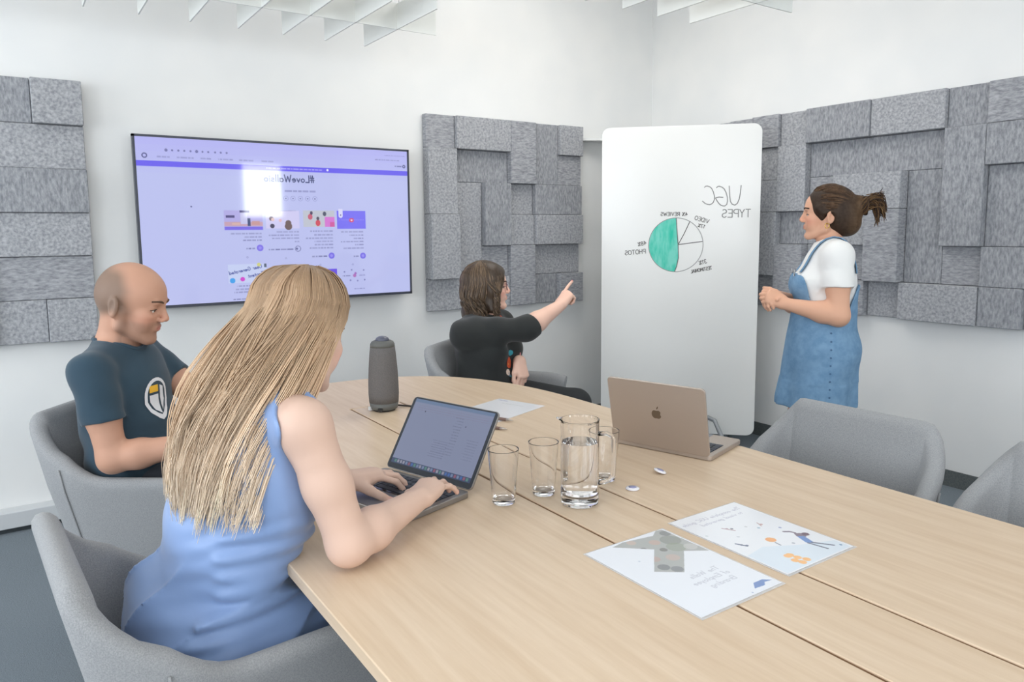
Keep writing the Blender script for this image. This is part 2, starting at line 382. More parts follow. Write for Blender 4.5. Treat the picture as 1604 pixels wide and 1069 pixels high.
# ------------------------------------------------------------------ stroke lettering (polylines on a 0..1 high grid, width w)
def _arc(cx, cy, rx, ry, a0, a1, n=10):
    return [(cx + rx * math.cos(math.radians(a0 + (a1 - a0) * k / n)), cy + ry * math.sin(math.radians(a0 + (a1 - a0) * k / n))) for k in range(n + 1)]
GLY = {
 'A': (.7, [[(0, 0), (.35, 1), (.7, 0)], [(.12, .35), (.58, .35)]]), 'B': (.6, [[(0, 0), (0, 1), (.35, 1)] + _arc(.32, .76, .24, .24, 90, -90) + [(0, .52)], [(.32, .52)] + _arc(.32, .26, .28, .26, 90, -90) + [(0, 0)]]),
 'C': (.7, [_arc(.38, .5, .38, .5, 50, 310)]), 'D': (.65, [[(0, 0), (0, 1), (.2, 1)] + _arc(.2, .5, .45, .5, 90, -90) + [(0, 0)]]), 'E': (.55, [[(.55, 1), (0, 1), (0, 0), (.55, 0)], [(0, .52), (.45, .52)]]),
 'G': (.75, [_arc(.38, .5, .38, .5, 50, 330) + [(.74, .48), (.42, .48)]]), 'H': (.6, [[(0, 0), (0, 1)], [(.6, 0), (.6, 1)], [(0, .5), (.6, .5)]]), 'I': (.15, [[(.07, 0), (.07, 1)]]),
 'L': (.5, [[(0, 1), (0, 0), (.5, 0)]]), 'M': (.8, [[(0, 0), (.08, 1), (.4, .3), (.72, 1), (.8, 0)]]), 'N': (.6, [[(0, 0), (0, 1), (.6, 0), (.6, 1)]]), 'O': (.75, [_arc(.37, .5, .37, .5, 0, 360, 16)]),
 'P': (.6, [[(0, 0), (0, 1), (.32, 1)] + _arc(.32, .74, .26, .26, 90, -90) + [(0, .48)]]), 'R': (.6, [[(0, 0), (0, 1), (.32, 1)] + _arc(.32, .74, .26, .26, 90, -90) + [(0, .48)], [(.3, .48), (.6, 0)]]),
 'S': (.55, [_arc(.28, .75, .26, .25, 40, 230, 8) + _arc(.28, .25, .27, .26, 70, -150, 8)]), 'T': (.6, [[(0, 1), (.6, 1)], [(.3, 1), (.3, 0)]]), 'U': (.65, [[(0, 1), (0, .3)] + _arc(.32, .3, .32, .3, 180, 360) + [(.64, 1)]]),
 'V': (.65, [[(0, 1), (.32, 0), (.65, 1)]]), 'W': (.95, [[(0, 1), (.22, 0), (.47, .8), (.72, 0), (.95, 1)]]), 'Y': (.6, [[(0, 1), (.3, .5), (.6, 1)], [(.3, .5), (.3, 0)]]),
 'a': (.5, [_arc(.24, .25, .24, .25, 0, 360, 12), [(.48, .5), (.48, 0)]]), 'b': (.5, [_arc(.25, .25, .24, .25, 0, 360, 12), [(.02, 1), (.02, 0)]]), 'c': (.45, [_arc(.25, .25, .24, .25, 50, 310)]), 'd': (.5, [_arc(.24, .25, .24, .25, 0, 360, 12), [(.48, 1), (.48, 0)]]),
 'e': (.5, [[(.02, .27), (.48, .27)] + _arc(.25, .25, .24, .25, 5, 310)]), 'f': (.3, [[(.1, 0), (.1, .8)] + _arc(.26, .8, .16, .18, 180, 70, 5), [(0, .5), (.28, .5)]]), 'g': (.5, [_arc(.24, .25, .24, .25, 0, 360, 12), [(.48, .5), (.48, -.12)] + _arc(.25, -.1, .23, .18, 0, -150, 6)]),
 'h': (.45, [[(0, 1), (0, 0)], [(0, .3)] + _arc(.22, .28, .22, .22, 160, 0, 6) + [(.44, 0)]]), 'i': (.12, [[(.05, .5), (.05, 0)], [(.05, .72), (.05, .76)]]), 'l': (.12, [[(.05, 1), (.05, 0)]]), 'm': (.75, [[(0, .5), (0, 0)], [(0, .3)] + _arc(.18, .3, .18, .2, 170, 0, 5) + [(.36, 0)], [(.36, .3)] + _arc(.54, .3, .18, .2, 170, 0, 5) + [(.72, 0)]]),
 'n': (.45, [[(0, .5), (0, 0)], [(0, .3)] + _arc(.22, .28, .22, .22, 160, 0, 6) + [(.44, 0)]]), 'o': (.5, [_arc(.25, .25, .24, .25, 0, 360, 12)]), 'p': (.5, [_arc(.25, .25, .24, .25, 0, 360, 12), [(.02, .5), (.02, -.3)]]), 'r': (.3, [[(0, .5), (0, 0)], [(0, .3)] + _arc(.2, .26, .2, .24, 160, 70, 4)]),
 's': (.4, [_arc(.2, .37, .18, .13, 40, 230, 6) + _arc(.2, .13, .18, .13, 70, -150, 6)]), 't': (.3, [[(.12, .8), (.12, .1), (.28, .02)], [(0, .5), (.28, .5)]]), 'u': (.45, [[(0, .5), (0, .22)] + _arc(.22, .22, .22, .22, 180, 350, 6) + [(.44, .5)], [(.44, .5), (.44, 0)]]), 'v': (.45, [[(0, .5), (.22, 0), (.44, .5)]]), 'y': (.45, [[(0, .5), (.22, 0)], [(.45, .5), (.12, -.28)]]),
 '#': (.6, [[(.15, 0), (.25, 1)], [(.4, 0), (.5, 1)], [(.02, .33), (.58, .33)], [(.05, .66), (.6, .66)]]), '%': (.6, [[(0, 0), (.6, 1)], _arc(.12, .82, .11, .15, 0, 360, 8), _arc(.48, .18, .11, .15, 0, 360, 8)]),
 '1': (.3, [[(.0, .78), (.2, 1), (.2, 0)]]), '3': (.5, [_arc(.22, .75, .24, .25, 150, -80, 8) + _arc(.22, .25, .27, .26, 80, -150, 8)]), '4': (.55, [[(.4, 0), (.4, 1), (0, .35), (.55, .35)]]), '7': (.5, [[(0, 1), (.5, 1), (.15, 0)]]), '8': (.5, [_arc(.25, .74, .21, .25, 0, 360, 12), _arc(.25, .25, .25, .25, 0, 360, 12)]),
 ' ': (.35, []),
}
def text_strokes(txt, x, y, h, ang=0.0, mirror=True, gap=.2, slant=0.0, widen=1.0):
    """polylines; with mirror the text starts at x and runs towards -x with flipped letters"""
    out = []; px = 0.0
    sgn = -1.0 if mirror else 1.0
    ca, sa = math.cos(ang), math.sin(ang)
    for ch in txt:
        w_, st = GLY[ch]
        for poly in st:
            q = []
            for a, b in poly:
                lx = sgn * (px + a * widen + slant * b) * h; ly = b * h
                q.append((x + lx * ca - ly * sa, y + lx * sa + ly * ca))
            out.append(q)
        px += w_ * widen + gap
    return out
def text_width(txt, h, gap=.2): return h * (sum(GLY[c][0] + gap for c in txt) - gap)

# ------------------------------------------------------------------ print painter: colours per face of a fine grid
class Canvas:
    def __init__(s, w, h, nx, ny, bg):
        s.w, s.h, s.nx, s.ny = w, h, nx, ny; s.ss = 2
        X = (np.arange(nx * 2) + .5) / (nx * 2) * w; Y = (np.arange(ny * 2) + .5) / (ny * 2) * h
        s.X, s.Y = np.meshgrid(X, Y)             # x right, y up
        s.C = np.empty((ny * 2, nx * 2, 3)); s.C[:] = bg[:3]
    def put(s, mask, col, a=1.0):
        s.C[mask] = s.C[mask] * (1 - a) + np.array(col[:3]) * a
    def rect(s, x0, x1, y0, y1, col, a=1.0): s.put((s.X >= x0) & (s.X <= x1) & (s.Y >= y0) & (s.Y <= y1), col, a)
    def disc(s, x, y, r, col, ry=None, r0=0.0, a=1.0):
        d = np.sqrt((s.X - x) ** 2 + ((s.Y - y) * (r / (ry or r))) ** 2); s.put((d <= r) & (d >= r0), col, a)
    def poly(s, pts, col, a=1.0):
        ins = np.zeros(s.X.shape, bool); n = len(pts)
        for i in range(n):
            x1, y1 = pts[i]; x2, y2 = pts[(i + 1) % n]
            if y1 == y2: continue
            c = ((y1 > s.Y) != (y2 > s.Y)) & (s.X < (x2 - x1) * (s.Y - y1) / (y2 - y1) + x1); ins ^= c
        s.put(ins, col, a)
    def line(s, pts, wd, col, a=1.0):
        for (x1, y1), (x2, y2) in zip(pts[:-1], pts[1:]):
            lo = max(0, int((min(y1, y2) - wd) / s.h * s.ny * 2)); hi = min(s.ny * 2, int((max(y1, y2) + wd) / s.h * s.ny * 2) + 2)
            l2 = max(0, int((min(x1, x2) - wd) / s.w * s.nx * 2)); h2 = min(s.nx * 2, int((max(x1, x2) + wd) / s.w * s.nx * 2) + 2)
            if hi <= lo or h2 <= l2: continue
            X = s.X[lo:hi, l2:h2]; Y = s.Y[lo:hi, l2:h2]
            dx, dy = x2 - x1, y2 - y1; L = dx * dx + dy * dy + 1e-12
            t = np.clip(((X - x1) * dx + (Y - y1) * dy) / L, 0, 1)
            mk = (X - x1 - t * dx) ** 2 + (Y - y1 - t * dy) ** 2 <= (wd / 2) ** 2
            s.C[lo:hi, l2:h2][mk] = s.C[lo:hi, l2:h2][mk] * (1 - a) + np.array(col[:3]) * a
    def text(s, txt, x, y, h, col, wd=None, ang=0.0, mirror=True, a=1.0):
        for p in text_strokes(txt, x, y, h, ang, mirror): s.line(p, wd or h * .13, col, a)
    def words(s, x_right, x_left, y, h, col, a=.75):
        """a line of print too small to read: broken dashes"""
        x = x_right
        while x > x_left:
            l = random.uniform(1.2, 4.2) * h; s.rect(max(x - l, x_left), x, y - h / 2, y + h / 2, col, a * random.uniform(.7, 1)); x -= l + .55 * h
    def mesh(s, name, place):
        """place(x, y) -> 3D point"""
        nx, ny = s.nx, s.ny
        C = s.C.reshape(ny, 2, nx, 2, 3).mean(axis=(1, 3))
        o = np.array(place(0, 0)); ux = (np.array(place(s.w, 0)) - o) / nx; uy = (np.array(place(0, s.h)) - o) / ny
        I, J = np.meshgrid(np.arange(nx + 1), np.arange(ny + 1))
        V = o + I.reshape(-1, 1) * ux + J.reshape(-1, 1) * uy
        i, j = np.meshgrid(np.arange(nx), np.arange(ny)); b = (j * (nx + 1) + i).reshape(-1)
        Fq = np.stack([b, b + 1, b + nx + 2, b + nx + 1], 1)
        me = bpy.data.meshes.new(name); me.vertices.add(len(V)); me.vertices.foreach_set('co', V.ravel().astype(np.float32))
        me.loops.add(Fq.size); me.loops.foreach_set('vertex_index', Fq.ravel().astype(np.int32))
        me.polygons.add(len(Fq)); me.polygons.foreach_set('loop_start', np.arange(0, Fq.size, 4, dtype=np.int32))
        me.update(calc_edges=True)
        at = me.color_attributes.new('print', 'FLOAT_COLOR', 'CORNER')
        cc = np.ones((len(Fq), 4, 4), np.float32); cc[:, :, :3] = C.reshape(-1, 1, 3)
        at.data.foreach_set('color', cc.ravel())
        return me

def print_mat(name, rough=.4, emit=0.0, base=1.0, coat=0.0):
    mt = bpy.data.materials.new(name); mt.use_nodes = True; nt = mt.node_tree; b = nt.nodes['Principled BSDF']
    a = nt.nodes.new('ShaderNodeAttribute'); a.attribute_name = 'print'
    b.inputs['Roughness'].default_value = rough; b.inputs['Coat Weight'].default_value = coat; b.inputs['Coat Roughness'].default_value = .08
    if emit:
        nt.links.new(a.outputs[0], b.inputs['Emission Color']); b.inputs['Emission Strength'].default_value = emit
        b.inputs['Base Color'].default_value = (.02, .02, .025, 1)
    else: nt.links.new(a.outputs[0], b.inputs['Base Color'])
    return mt

# ------------------------------------------------------------------ television
M_BEZEL = mat('tv_bezel', srgb(62, 66, 78), .35)
M_TVBACK = mat('tv_back', srgb(45, 46, 50), .6)
TVY0, TVY1, TVZ0, TVZ1 = .536, 1.993, .998, 1.846
TVX = -4.055
tv = empty('television', (X0, (TVY0 + TVY1) / 2, TVZ0), 0, 'large wall television showing a pale lilac web page in mirror writing', 'television')
def tvl(x, y, z): return (x - X0, y - (TVY0 + TVY1) / 2, z - TVZ0)
bz = MB(); bw = .011
for a in ((TVY0, TVY0 + bw, TVZ0, TVZ1), (TVY1 - bw, TVY1, TVZ0, TVZ1), (TVY0, TVY1, TVZ0, TVZ0 + .014), (TVY0, TVY1, TVZ1 - bw, TVZ1)):
    p0 = tvl(TVX - .03, a[0], a[2]); p1 = tvl(TVX + .004, a[1], a[3]); bz.box(p0[0], p1[0], p0[1], p1[1], p0[2], p1[2])
bz.build('bezel', M_BEZEL, tv)
p0 = tvl(TVX - .032, TVY0 + .004, TVZ0 + .004); p1 = tvl(TVX - .002, TVY1 - .004, TVZ1 - .004)
MB().box(p0[0], p1[0], p0[1], p1[1], p0[2], p1[2]).build('housing', M_TVBACK, tv)
p0 = tvl(X0 + .003, 1.1, 1.25); p1 = tvl(TVX - .03, 1.5, 1.6)
MB().box(p0[0], p1[0], p0[1], p1[1], p0[2], p1[2]).build('wall_bracket', M_TVBACK, tv)
p0 = tvl(TVX - .02, 1.04, TVZ0 - .012); p1 = tvl(TVX, 1.10, TVZ0)
MB().box(p0[0], p1[0], p0[1], p1[1], p0[2], p1[2]).build('sensor_bar', M_BEZEL, tv, bevel=.003)
SW, SH = TVY1 - TVY0 - 2 * bw, TVZ1 - TVZ0 - bw - .014
cv = Canvas(SW, SH, 560, 320, srgb(186, 190, 238))
# page tones
for k in range(24):
    y = SH * (1 - k / 24); cv.rect(0, SW, y - SH / 24, y, tuple(np.array(srgb(178, 178, 240)[:3]) * max(0, 1 - k / 5) + np.array(srgb(186, 192, 236)[:3]) * min(1, k / 5)), .8)
def T_(x, y):  # coordinates measured on the picture of the screen (0..1490 wide strip, 0..950 high)
    return x * SW, (1 - y) * SH
PURP = srgb(106, 96, 235); INK = srgb(132, 134, 186); DK = srgb(92, 94, 146)
cv.rect(0, SW, *(T_(0, .170)[1], T_(0, .138)[1]), PURP)
for k, x in enumerate((.095, .114, .134, .153, .173, .193, .212, .231, .254, .273, .293)):
    cv.disc(*T_(x, .072), .0075 if k in (0, 5) else .005, DK, a=.8)
cv.disc(*T_(.027, .108), .013, DK, r0=.007)
for x, l in ((.085, .04), (.155, .055), (.222, .035), (.288, .05), (.36, .05), (.435, .045)): cv.words(*(T_(x + l / 2, 0)[0], T_(x - l / 2, 0)[0]), T_(0, .113)[1], .0075, INK)
cv.words(T_(.965, 0)[0], T_(.86, 0)[0], T_(0, .066)[1], .006, INK); cv.words(T_(.99, 0)[0], T_(.90, 0)[0], T_(0, .035)[1], .005, INK, .5)
cv.disc(*T_(.985, .106), .010, DK, r0=.004); cv.words(T_(.975, 0)[0], T_(.945, 0)[0], T_(0, .106)[1], .008, DK)
cv.words(T_(.64, 0)[0], T_(.43, 0)[0], T_(0, .154)[1], .007, srgb(220, 218, 255), .5); cv.disc(*T_(.662, .152), .006, srgb(235, 235, 255))
h = .036; cv.text('#LoveWallsio', T_(.608, 0)[0], T_(0, .238)[1], h, srgb(70, 76, 122), wd=.006)
cv.words(T_(.612, 0)[0], T_(.492, 0)[0], T_(0, .297)[1], .010, INK)
for x in (.497, .524, .552, .580, .608):
    cv.disc(*T_(x, .345), .0135, srgb(140, 142, 200), r0=.0115); cv.disc(*T_(x, .345), .004, DK, a=.8)
def card(x0, x1, y0, y1, col):
    a = T_(x0, y1); b = T_(x1, y0); cv.rect(a[0], b[0], a[1], b[1], col); return a, b
# photo cards
a, b = card(.272, .408, .425, .548, srgb(176, 170, 226)); w_, h_ = b[0] - a[0], b[1] - a[1]
cv.rect(a[0], b[0], a[1], a[1] + h_ * .16, srgb(122, 108, 226)); cv.rect(a[0], b[0], a[1] + h_ * .2, a[1] + h_ * .42, srgb(196, 160, 178))
for fx, fy, fw, fh, c in ((.42, .3, .18, .62, (196, 196, 232)), (.40, .88, .26, .12, (66, 60, 120)), (.60, .2, .08, .4, (62, 74, 118)), (.05, .62, .22, .13, (84, 78, 128)), (.72, .25, .2, .2, (196, 150, 150)), (.2, .25, .2, .12, (210, 176, 170))):
    cv.rect(a[0] + fx * w_, a[0] + (fx + fw) * w_, a[1] + fy * h_, a[1] + (fy + fh) * h_, srgb(*c))
a, b = card(.420, .545, .425, .540, srgb(206, 202, 240)); w_, h_ = b[0] - a[0], b[1] - a[1]
for fx, fy, rr, c in ((.16, .55, .012, (92, 66, 84)), (.2, .5, .009, (222, 190, 190)), (.18, .14, .012, (70, 66, 92)), (.66, .3, .016, (112, 92, 92)), (.66, .12, .02, (112, 92, 92)), (.42, .45, .008, (220, 180, 190))): cv.disc(a[0] + fx * w_, a[1] + fy * h_, rr, srgb(*c))
cv.line([(a[0] + .1 * w_, a[1] + .97 * h_), (a[0] + .9 * w_, a[1] + 1.0 * h_)], .003, srgb(170, 166, 210))
a, b = card(.560, .683, .422, .532, srgb(190, 194, 206)); w_, h_ = b[0] - a[0], b[1] - a[1]
cv.rect(a[0] + .68 * w_, b[0], a[1], a[1] + h_ * .62, srgb(212, 120, 208)); cv.rect(a[0] + .85 * w_, b[0], a[1], a[1] + h_ * .3, srgb(206, 92, 160))
for fx, fy, rr, c in ((.22, .62, .013, (196, 96, 120)), (.26, .85, .008, (84, 72, 100)), (.46, .25, .014, (206, 80, 96)), (.46, .52, .008, (84, 80, 96)), (.68, .8, .010, (80, 84, 104))): cv.disc(a[0] + fx * w_, a[1] + fy * h_, rr, srgb(*c), ry=rr * 1.25)
a, b = card(.693, .812, .422, .545, srgb(118, 110, 240)); w_, h_ = b[0] - a[0], b[1] - a[1]
cv.disc(a[0] + .5 * w_, a[1] + .48 * h_, .015, srgb(210, 62, 110), ry=.012); cv.disc(a[0] + .5 * w_, a[1] + .48 * h_, .005, srgb(250, 230, 240)); cv.words(b[0] - .01, a[0] + .01, a[1] + .5 * h_, .003, srgb(160, 150, 245), .6)
cv.rect(a[0] + .06 * w_, a[0] + .20 * w_, a[1] + .72 * h_, b[1] + .01, srgb(214, 214, 246)); cv.disc(a[0] + .13 * w_, a[1] + .72 * h_, .012, srgb(214, 214, 246)); cv.disc(a[0] + .13 * w_, a[1] + .76 * h_, .004, DK)
for xr, rows in ((.402, ((.572, .29), (.594, .34), (.614, .335))), (.541, ((.562, .455), (.584, .428), (.604, .437), (.626, .524))), (.674, ((.560, .585), (.584, .60), (.606, .567), (.628, .60), (.650, .60), (.672, .58))), (.800, ((.566, .708), (.589, .742), (.611, .758), (.633, .705), (.655, .764), (.678, .715)))):
    for y, xl in rows: cv.words(T_(xr, 0)[0], T_(xl, 0)[0], T_(0, y)[1], .0075, srgb(128, 130, 178))
for x, y, c, xl in ((.394, .664, (128, 116, 228), .345), (.535, .674, None, .425), (.666, .726, (120, 110, 226), .587), (.796, .732, (120, 110, 226), .757)):
    if c: cv.disc(*T_(x, y), .0175, srgb(*c)); cv.disc(*T_(x, y), .008, srgb(150, 142, 240))
    else: cv.disc(*T_(x, y), .016, DK, r0=.013); cv.disc(*T_(x - .004, y), .006, DK)
    cv.words(T_(x - .018, 0)[0], T_(xl, 0)[0], T_(0, y + .003)[1], .008, DK)
for x, y in ((.347, .722), (.488, .735), (.62, .785), (.752, .79)): cv.disc(*T_(x, y), .005, INK, r0=.003)
a, b = card(.277, .414, .765, .885, srgb(196, 206, 240)); w_, h_ = b[0] - a[0], b[1] - a[1]
cv.text('User Generated', b[0] - .025, a[1] + .78 * h_, .0185, srgb(78, 88, 160), wd=.0035, ang=math.radians(11)); cv.text('Content', b[0] - .015, a[1] + .42 * h_, .0185, srgb(78, 88, 160), wd=.0035, ang=math.radians(11))
cv.disc(a[0] + .1 * w_, a[1] + .14 * h_, .014, srgb(70, 160, 232)); cv.disc(a[0] + .36 * w_, a[1] + .2 * h_, .012, srgb(206, 70, 200)); cv.disc(a[0] + .8 * w_, a[1] + .95 * h_, .010, srgb(206, 206, 130)); cv.rect(b[0] - .012, b[0], b[1] - .02, b[1], srgb(90, 100, 120))
for y, xl in ((.905, .305), (.925, .30), (.944, .295), (.962, .35)): cv.words(T_(.408, 0)[0], T_(xl, 0)[0], T_(0, y)[1], .0075, srgb(128, 130, 178))
cv.disc(*T_(.402, .985), .016, DK, r0=.012); cv.words(T_(.385, 0)[0], T_(.29, 0)[0], T_(0, .988)[1], .007, DK)
for x, y in ((.494, .835), (.758, .868)):
    cv.disc(*T_(x, y), .010, srgb(176, 116, 186)); cv.disc(*T_(x + .004, y - .015), .007, srgb(160, 110, 190)); cv.words(T_(x - .018, 0)[0], T_(x - .05, 0)[0], T_(0, y)[1], .007, DK); cv.words(T_(x + .045, 0)[0], T_(x + .02, 0)[0], T_(0, y)[1], .006, INK)
for x, y in ((.716, .84), (.746, .828), (.797, .832), (.74, .90), (.77, .905), (.80, .9)): cv.disc(*T_(x, y), .005, INK)
a, b = card(.612, .686, .815, .9, srgb(110, 86, 226)); cv.rect(a[0], a[0] + .03, a[1], b[1], srgb(120, 130, 220)); cv.rect(a[0] + .05, b[0] - .02, a[1], b[1] - .025, srgb(150, 110, 220))
cv.words(T_(.80, 0)[0], T_(.755, 0)[0], T_(0, .96)[1], .007, INK)
cv.disc(*T_(.165, .405), .004, DK)
M_SCREEN = print_mat('tv_picture', .05, emit=.86)
M_SCREEN.node_tree.nodes['Principled BSDF'].inputs['Specular IOR Level'].default_value = .35
scr = link('screen', cv.mesh('screen', lambda x, y: tvl(TVX, TVY0 + bw + x, TVZ0 + .014 + y)), M_SCREEN, tv)
tag(scr, 'glossy lit screen with a lilac web page')

# ------------------------------------------------------------------ mobile whiteboard
M_BOARD = mat('whiteboard_enamel', srgb(238, 238, 235), .16, spec=.5)
M_BEDGE = mat('whiteboard_edge', srgb(205, 205, 202), .4)
M_INK = mat('grey_marker_ink', srgb(150, 150, 148), .6)
M_INK2 = mat('dark_marker_ink', srgb(110, 108, 106), .6)
M_TEAL = mat('teal_marker_fill', srgb(120, 214, 196), .5, noise=(14, srgb(38, 196, 168), 3, .36, .62), aniso_scale=(1.6, 1.6, .45))
WA = Vector((-3.622, 3.118, 0)); WB = Vector((-2.935, 3.79, 0)); we = (WB - WA).normalized(); WL = (WB - WA).length
wb = empty('mobile_whiteboard', WA + we * (WL / 2), math.atan2(we.y, we.x), 'tall white rounded board with a hand-drawn teal half pie chart', 'whiteboard')
def rrect(w_, z0, z1, r, n=8):
    p = []
    for cx_, cz_, a0 in ((w_ / 2 - r, z1 - r, 0), (-w_ / 2 + r, z1 - r, 90), (-w_ / 2 + r, z0 + r, 180), (w_ / 2 - r, z0 + r, 270)):
        p += _arc(cx_, cz_, r, r, a0, a0 + 90, n)
    return p
def xz_prism(mb, pts, y0, y1):
    n = len(pts); v = [(x, y0, z) for x, z in pts] + [(x, y1, z) for x, z in pts]
    f = [tuple(range(n)), tuple(range(2 * n - 1, n - 1, -1))] + [((i + 1) % n, i, n + i, n + (i + 1) % n) for i in range(n)]
    return mb.add(v, f)
xz_prism(MB(), rrect(WL, .075, 2.0, .05), -.009, .009).build('board', M_BOARD, wb, bevel=.002)
def ribbons(polys, wd, y, shift=0.0):
    mb = MB()
    for pl in polys:
        for i in range(len(pl) - 1):
            a, b = Vector((pl[i][0], 0, pl[i][1])), Vector((pl[i + 1][0], 0, pl[i + 1][1])); d = b - a
            if d.length < 1e-6: continue
            d.normalize(); nn = Vector((-d.z, 0, d.x)) * (wd / 2); e_ = d * wd * .25
            q = [a - nn - e_, b - nn + e_, b + nn + e_, a + nn - e_]; mb.add([(p.x, y, p.z) for p in q], [(0, 1, 2, 3)])
    return mb
def W(s, z): return (s - WL / 2, z)
big = []
big.append([W(*p) for p in ((.845, 1.632), (.842, 1.59), (.836, 1.551), (.826, 1.525), (.811, 1.514), (.795, 1.520), (.785, 1.535), (.779, 1.57), (.775, 1.63))])
big.append([W(*p) for p in ((.700, 1.621), (.708, 1.628), (.716, 1.629), (.732, 1.624), (.745, 1.614), (.757, 1.592), (.766, 1.561), (.767, 1.538), (.763, 1.519), (.752, 1.510), (.741, 1.51), (.728, 1.515), (.718, 1.523), (.705, 1.541), (.695, 1.559), (.715, 1.564), (.740, 1.562))])
big.append([W(*p) for p in ((.628, 1.624), (.636, 1.631), (.645, 1.632), (.660, 1.627), (.671, 1.618), (.682, 1.595), (.689, 1.569), (.689, 1.55), (.683, 1.533), (.673, 1.523), (.661, 1.519), (.648, 1.521), (.635, 1.526), (.618, 1.541))])
wo_ = WL / 2
big += text_strokes('TYPES', .904 - wo_, 1.441, .047, gap=.16)
ribbons(big, .0058, -.0096).build('marker_lettering', M_INK, wb)
for txt, tx, tz, th_, ta, tg, tw in (('4% REVIEWS', .528, 1.452, .021, -1, .24, 1), ('VIDEO', .655, 1.404, .024, -17, .22, 1), ('17%', .632, 1.374, .021, -14, .24, 1), ('31%', .652, 1.162, .024, 17, .22, 1),
                                ('TESTIMONIAL', .684, 1.122, .020, 11, .14, .85), ('48%', .281, 1.277, .024, 14, .22, 1), ('PHOTOS', .277, 1.221, .027, 5, .18, 1)):
    ribbons(text_strokes(txt, tx - wo_, tz, th_, math.radians(ta), gap=tg, widen=tw), .0042, -.0096).build('marker_caption', M_INK2, wb)

pcx, pcz, prx, prz = .461, 1.273, .166, .167
ring = [W(pcx + prx * math.cos(2 * PI * k / 72), pcz + prz * math.sin(2 * PI * k / 72)) for k in range(73)]
spokes = [[W(.462, 1.439), W(.468, 1.36), W(.476, 1.275), W(.479, 1.192), W(.469, 1.14), W(.457, 1.107)], [W(.476, 1.275), W(.51, 1.34), W(.544, 1.416)], [W(.476, 1.275), W(.622, 1.294)]]
ribbons([ring], .0042, -.0096).build('pie_circle', M_INK, wb); ribbons(spokes, .0052, -.0098).build('pie_divider', M_INK2, wb)
half = [W(pcx + prx * math.cos(math.radians(a)), pcz + prz * math.sin(math.radians(a))) for a in range(90, 268, 6)] + [W(.457, 1.109), W(.469, 1.14), W(.477, 1.192), W(.474, 1.275), W(.466, 1.36)]
tl = MB().add([(x, -.0093, z) for x, z in half], [tuple(range(len(half)))]).build('pie_fill', M_TEAL, wb); tag(tl, 'teal marker scribble filling half the pie')
M_TUBE = mat('grey_tube', srgb(168, 172, 176), .3, .85)
for sx_ in (-.34, .34):
    MB().tube([(sx_, .03, .5), (sx_, .03, .06), (sx_, .10, .04), (sx_, .33, .04)], .014, 10).build('rear_foot', M_TUBE, wb, smooth=True)
MB().tube([(.13, -.02, .19), (.20, -.05, .19), (.235, -.10, .185), (.30, -.30, .06), (.31, -.36, .035)], .014, 10).build('front_foot', M_TUBE, wb, smooth=True)
MB().tube([(-.3, -.36, .035), (-.235, -.10, .185), (-.20, -.05, .19), (.13, -.02, .19)], .014, 10).build('front_foot', M_TUBE, wb, smooth=True)
MB().box(-.36, .36, .012, .04, .46, .52).build('rear_rail', M_TUBE, wb)

# ------------------------------------------------------------------ tub chairs
M_FAB = mat('grey_tweed', srgb(164, 165, 166), .95, spec=.12, sheen=.15, noise=(420, srgb(142, 144, 146), 3), bump=(700, .25, .002))
M_FABIN = M_FAB
M_BEECH = mat('beech_leg', srgb(206, 160, 104), .5, noise=(16, srgb(188, 138, 84), 4), aniso_scale=(6, 6, .6))
def chair_path():
    """plan curve of the shell, from the right arm front round the back to the left arm front, with top height and lean"""
    out = []
    N = 64
    for k in range(N + 1):
        t = k / N * 2 - 1                         # -1 right front .. 1 left front
        a = abs(t); sg = 1 if t < 0 else -1
        if a < .27:      # back
            x = .205 * a / .27; y = -.305; 
        elif a < .52:    # corner
            u = (a - .27) / .25; ang = u * PI / 2
            x = .205 + .085 * math.sin(ang); y = -.305 + .155 * (1 - math.cos(ang))
        else:
            u = (a - .52) / .48; x = .29 - .012 * u; y = -.15 + .40 * u
        zt = .825 if a < .25 else None
        if zt is None:
            u = min(1, max(0, (a - .25) / .36)); u = u * u * (3 - 2 * u); zt = .825 - .185 * u
            if a > .9: zt -= (a - .9) * .15
        out.append((x * sg, y, zt, a))
    return out
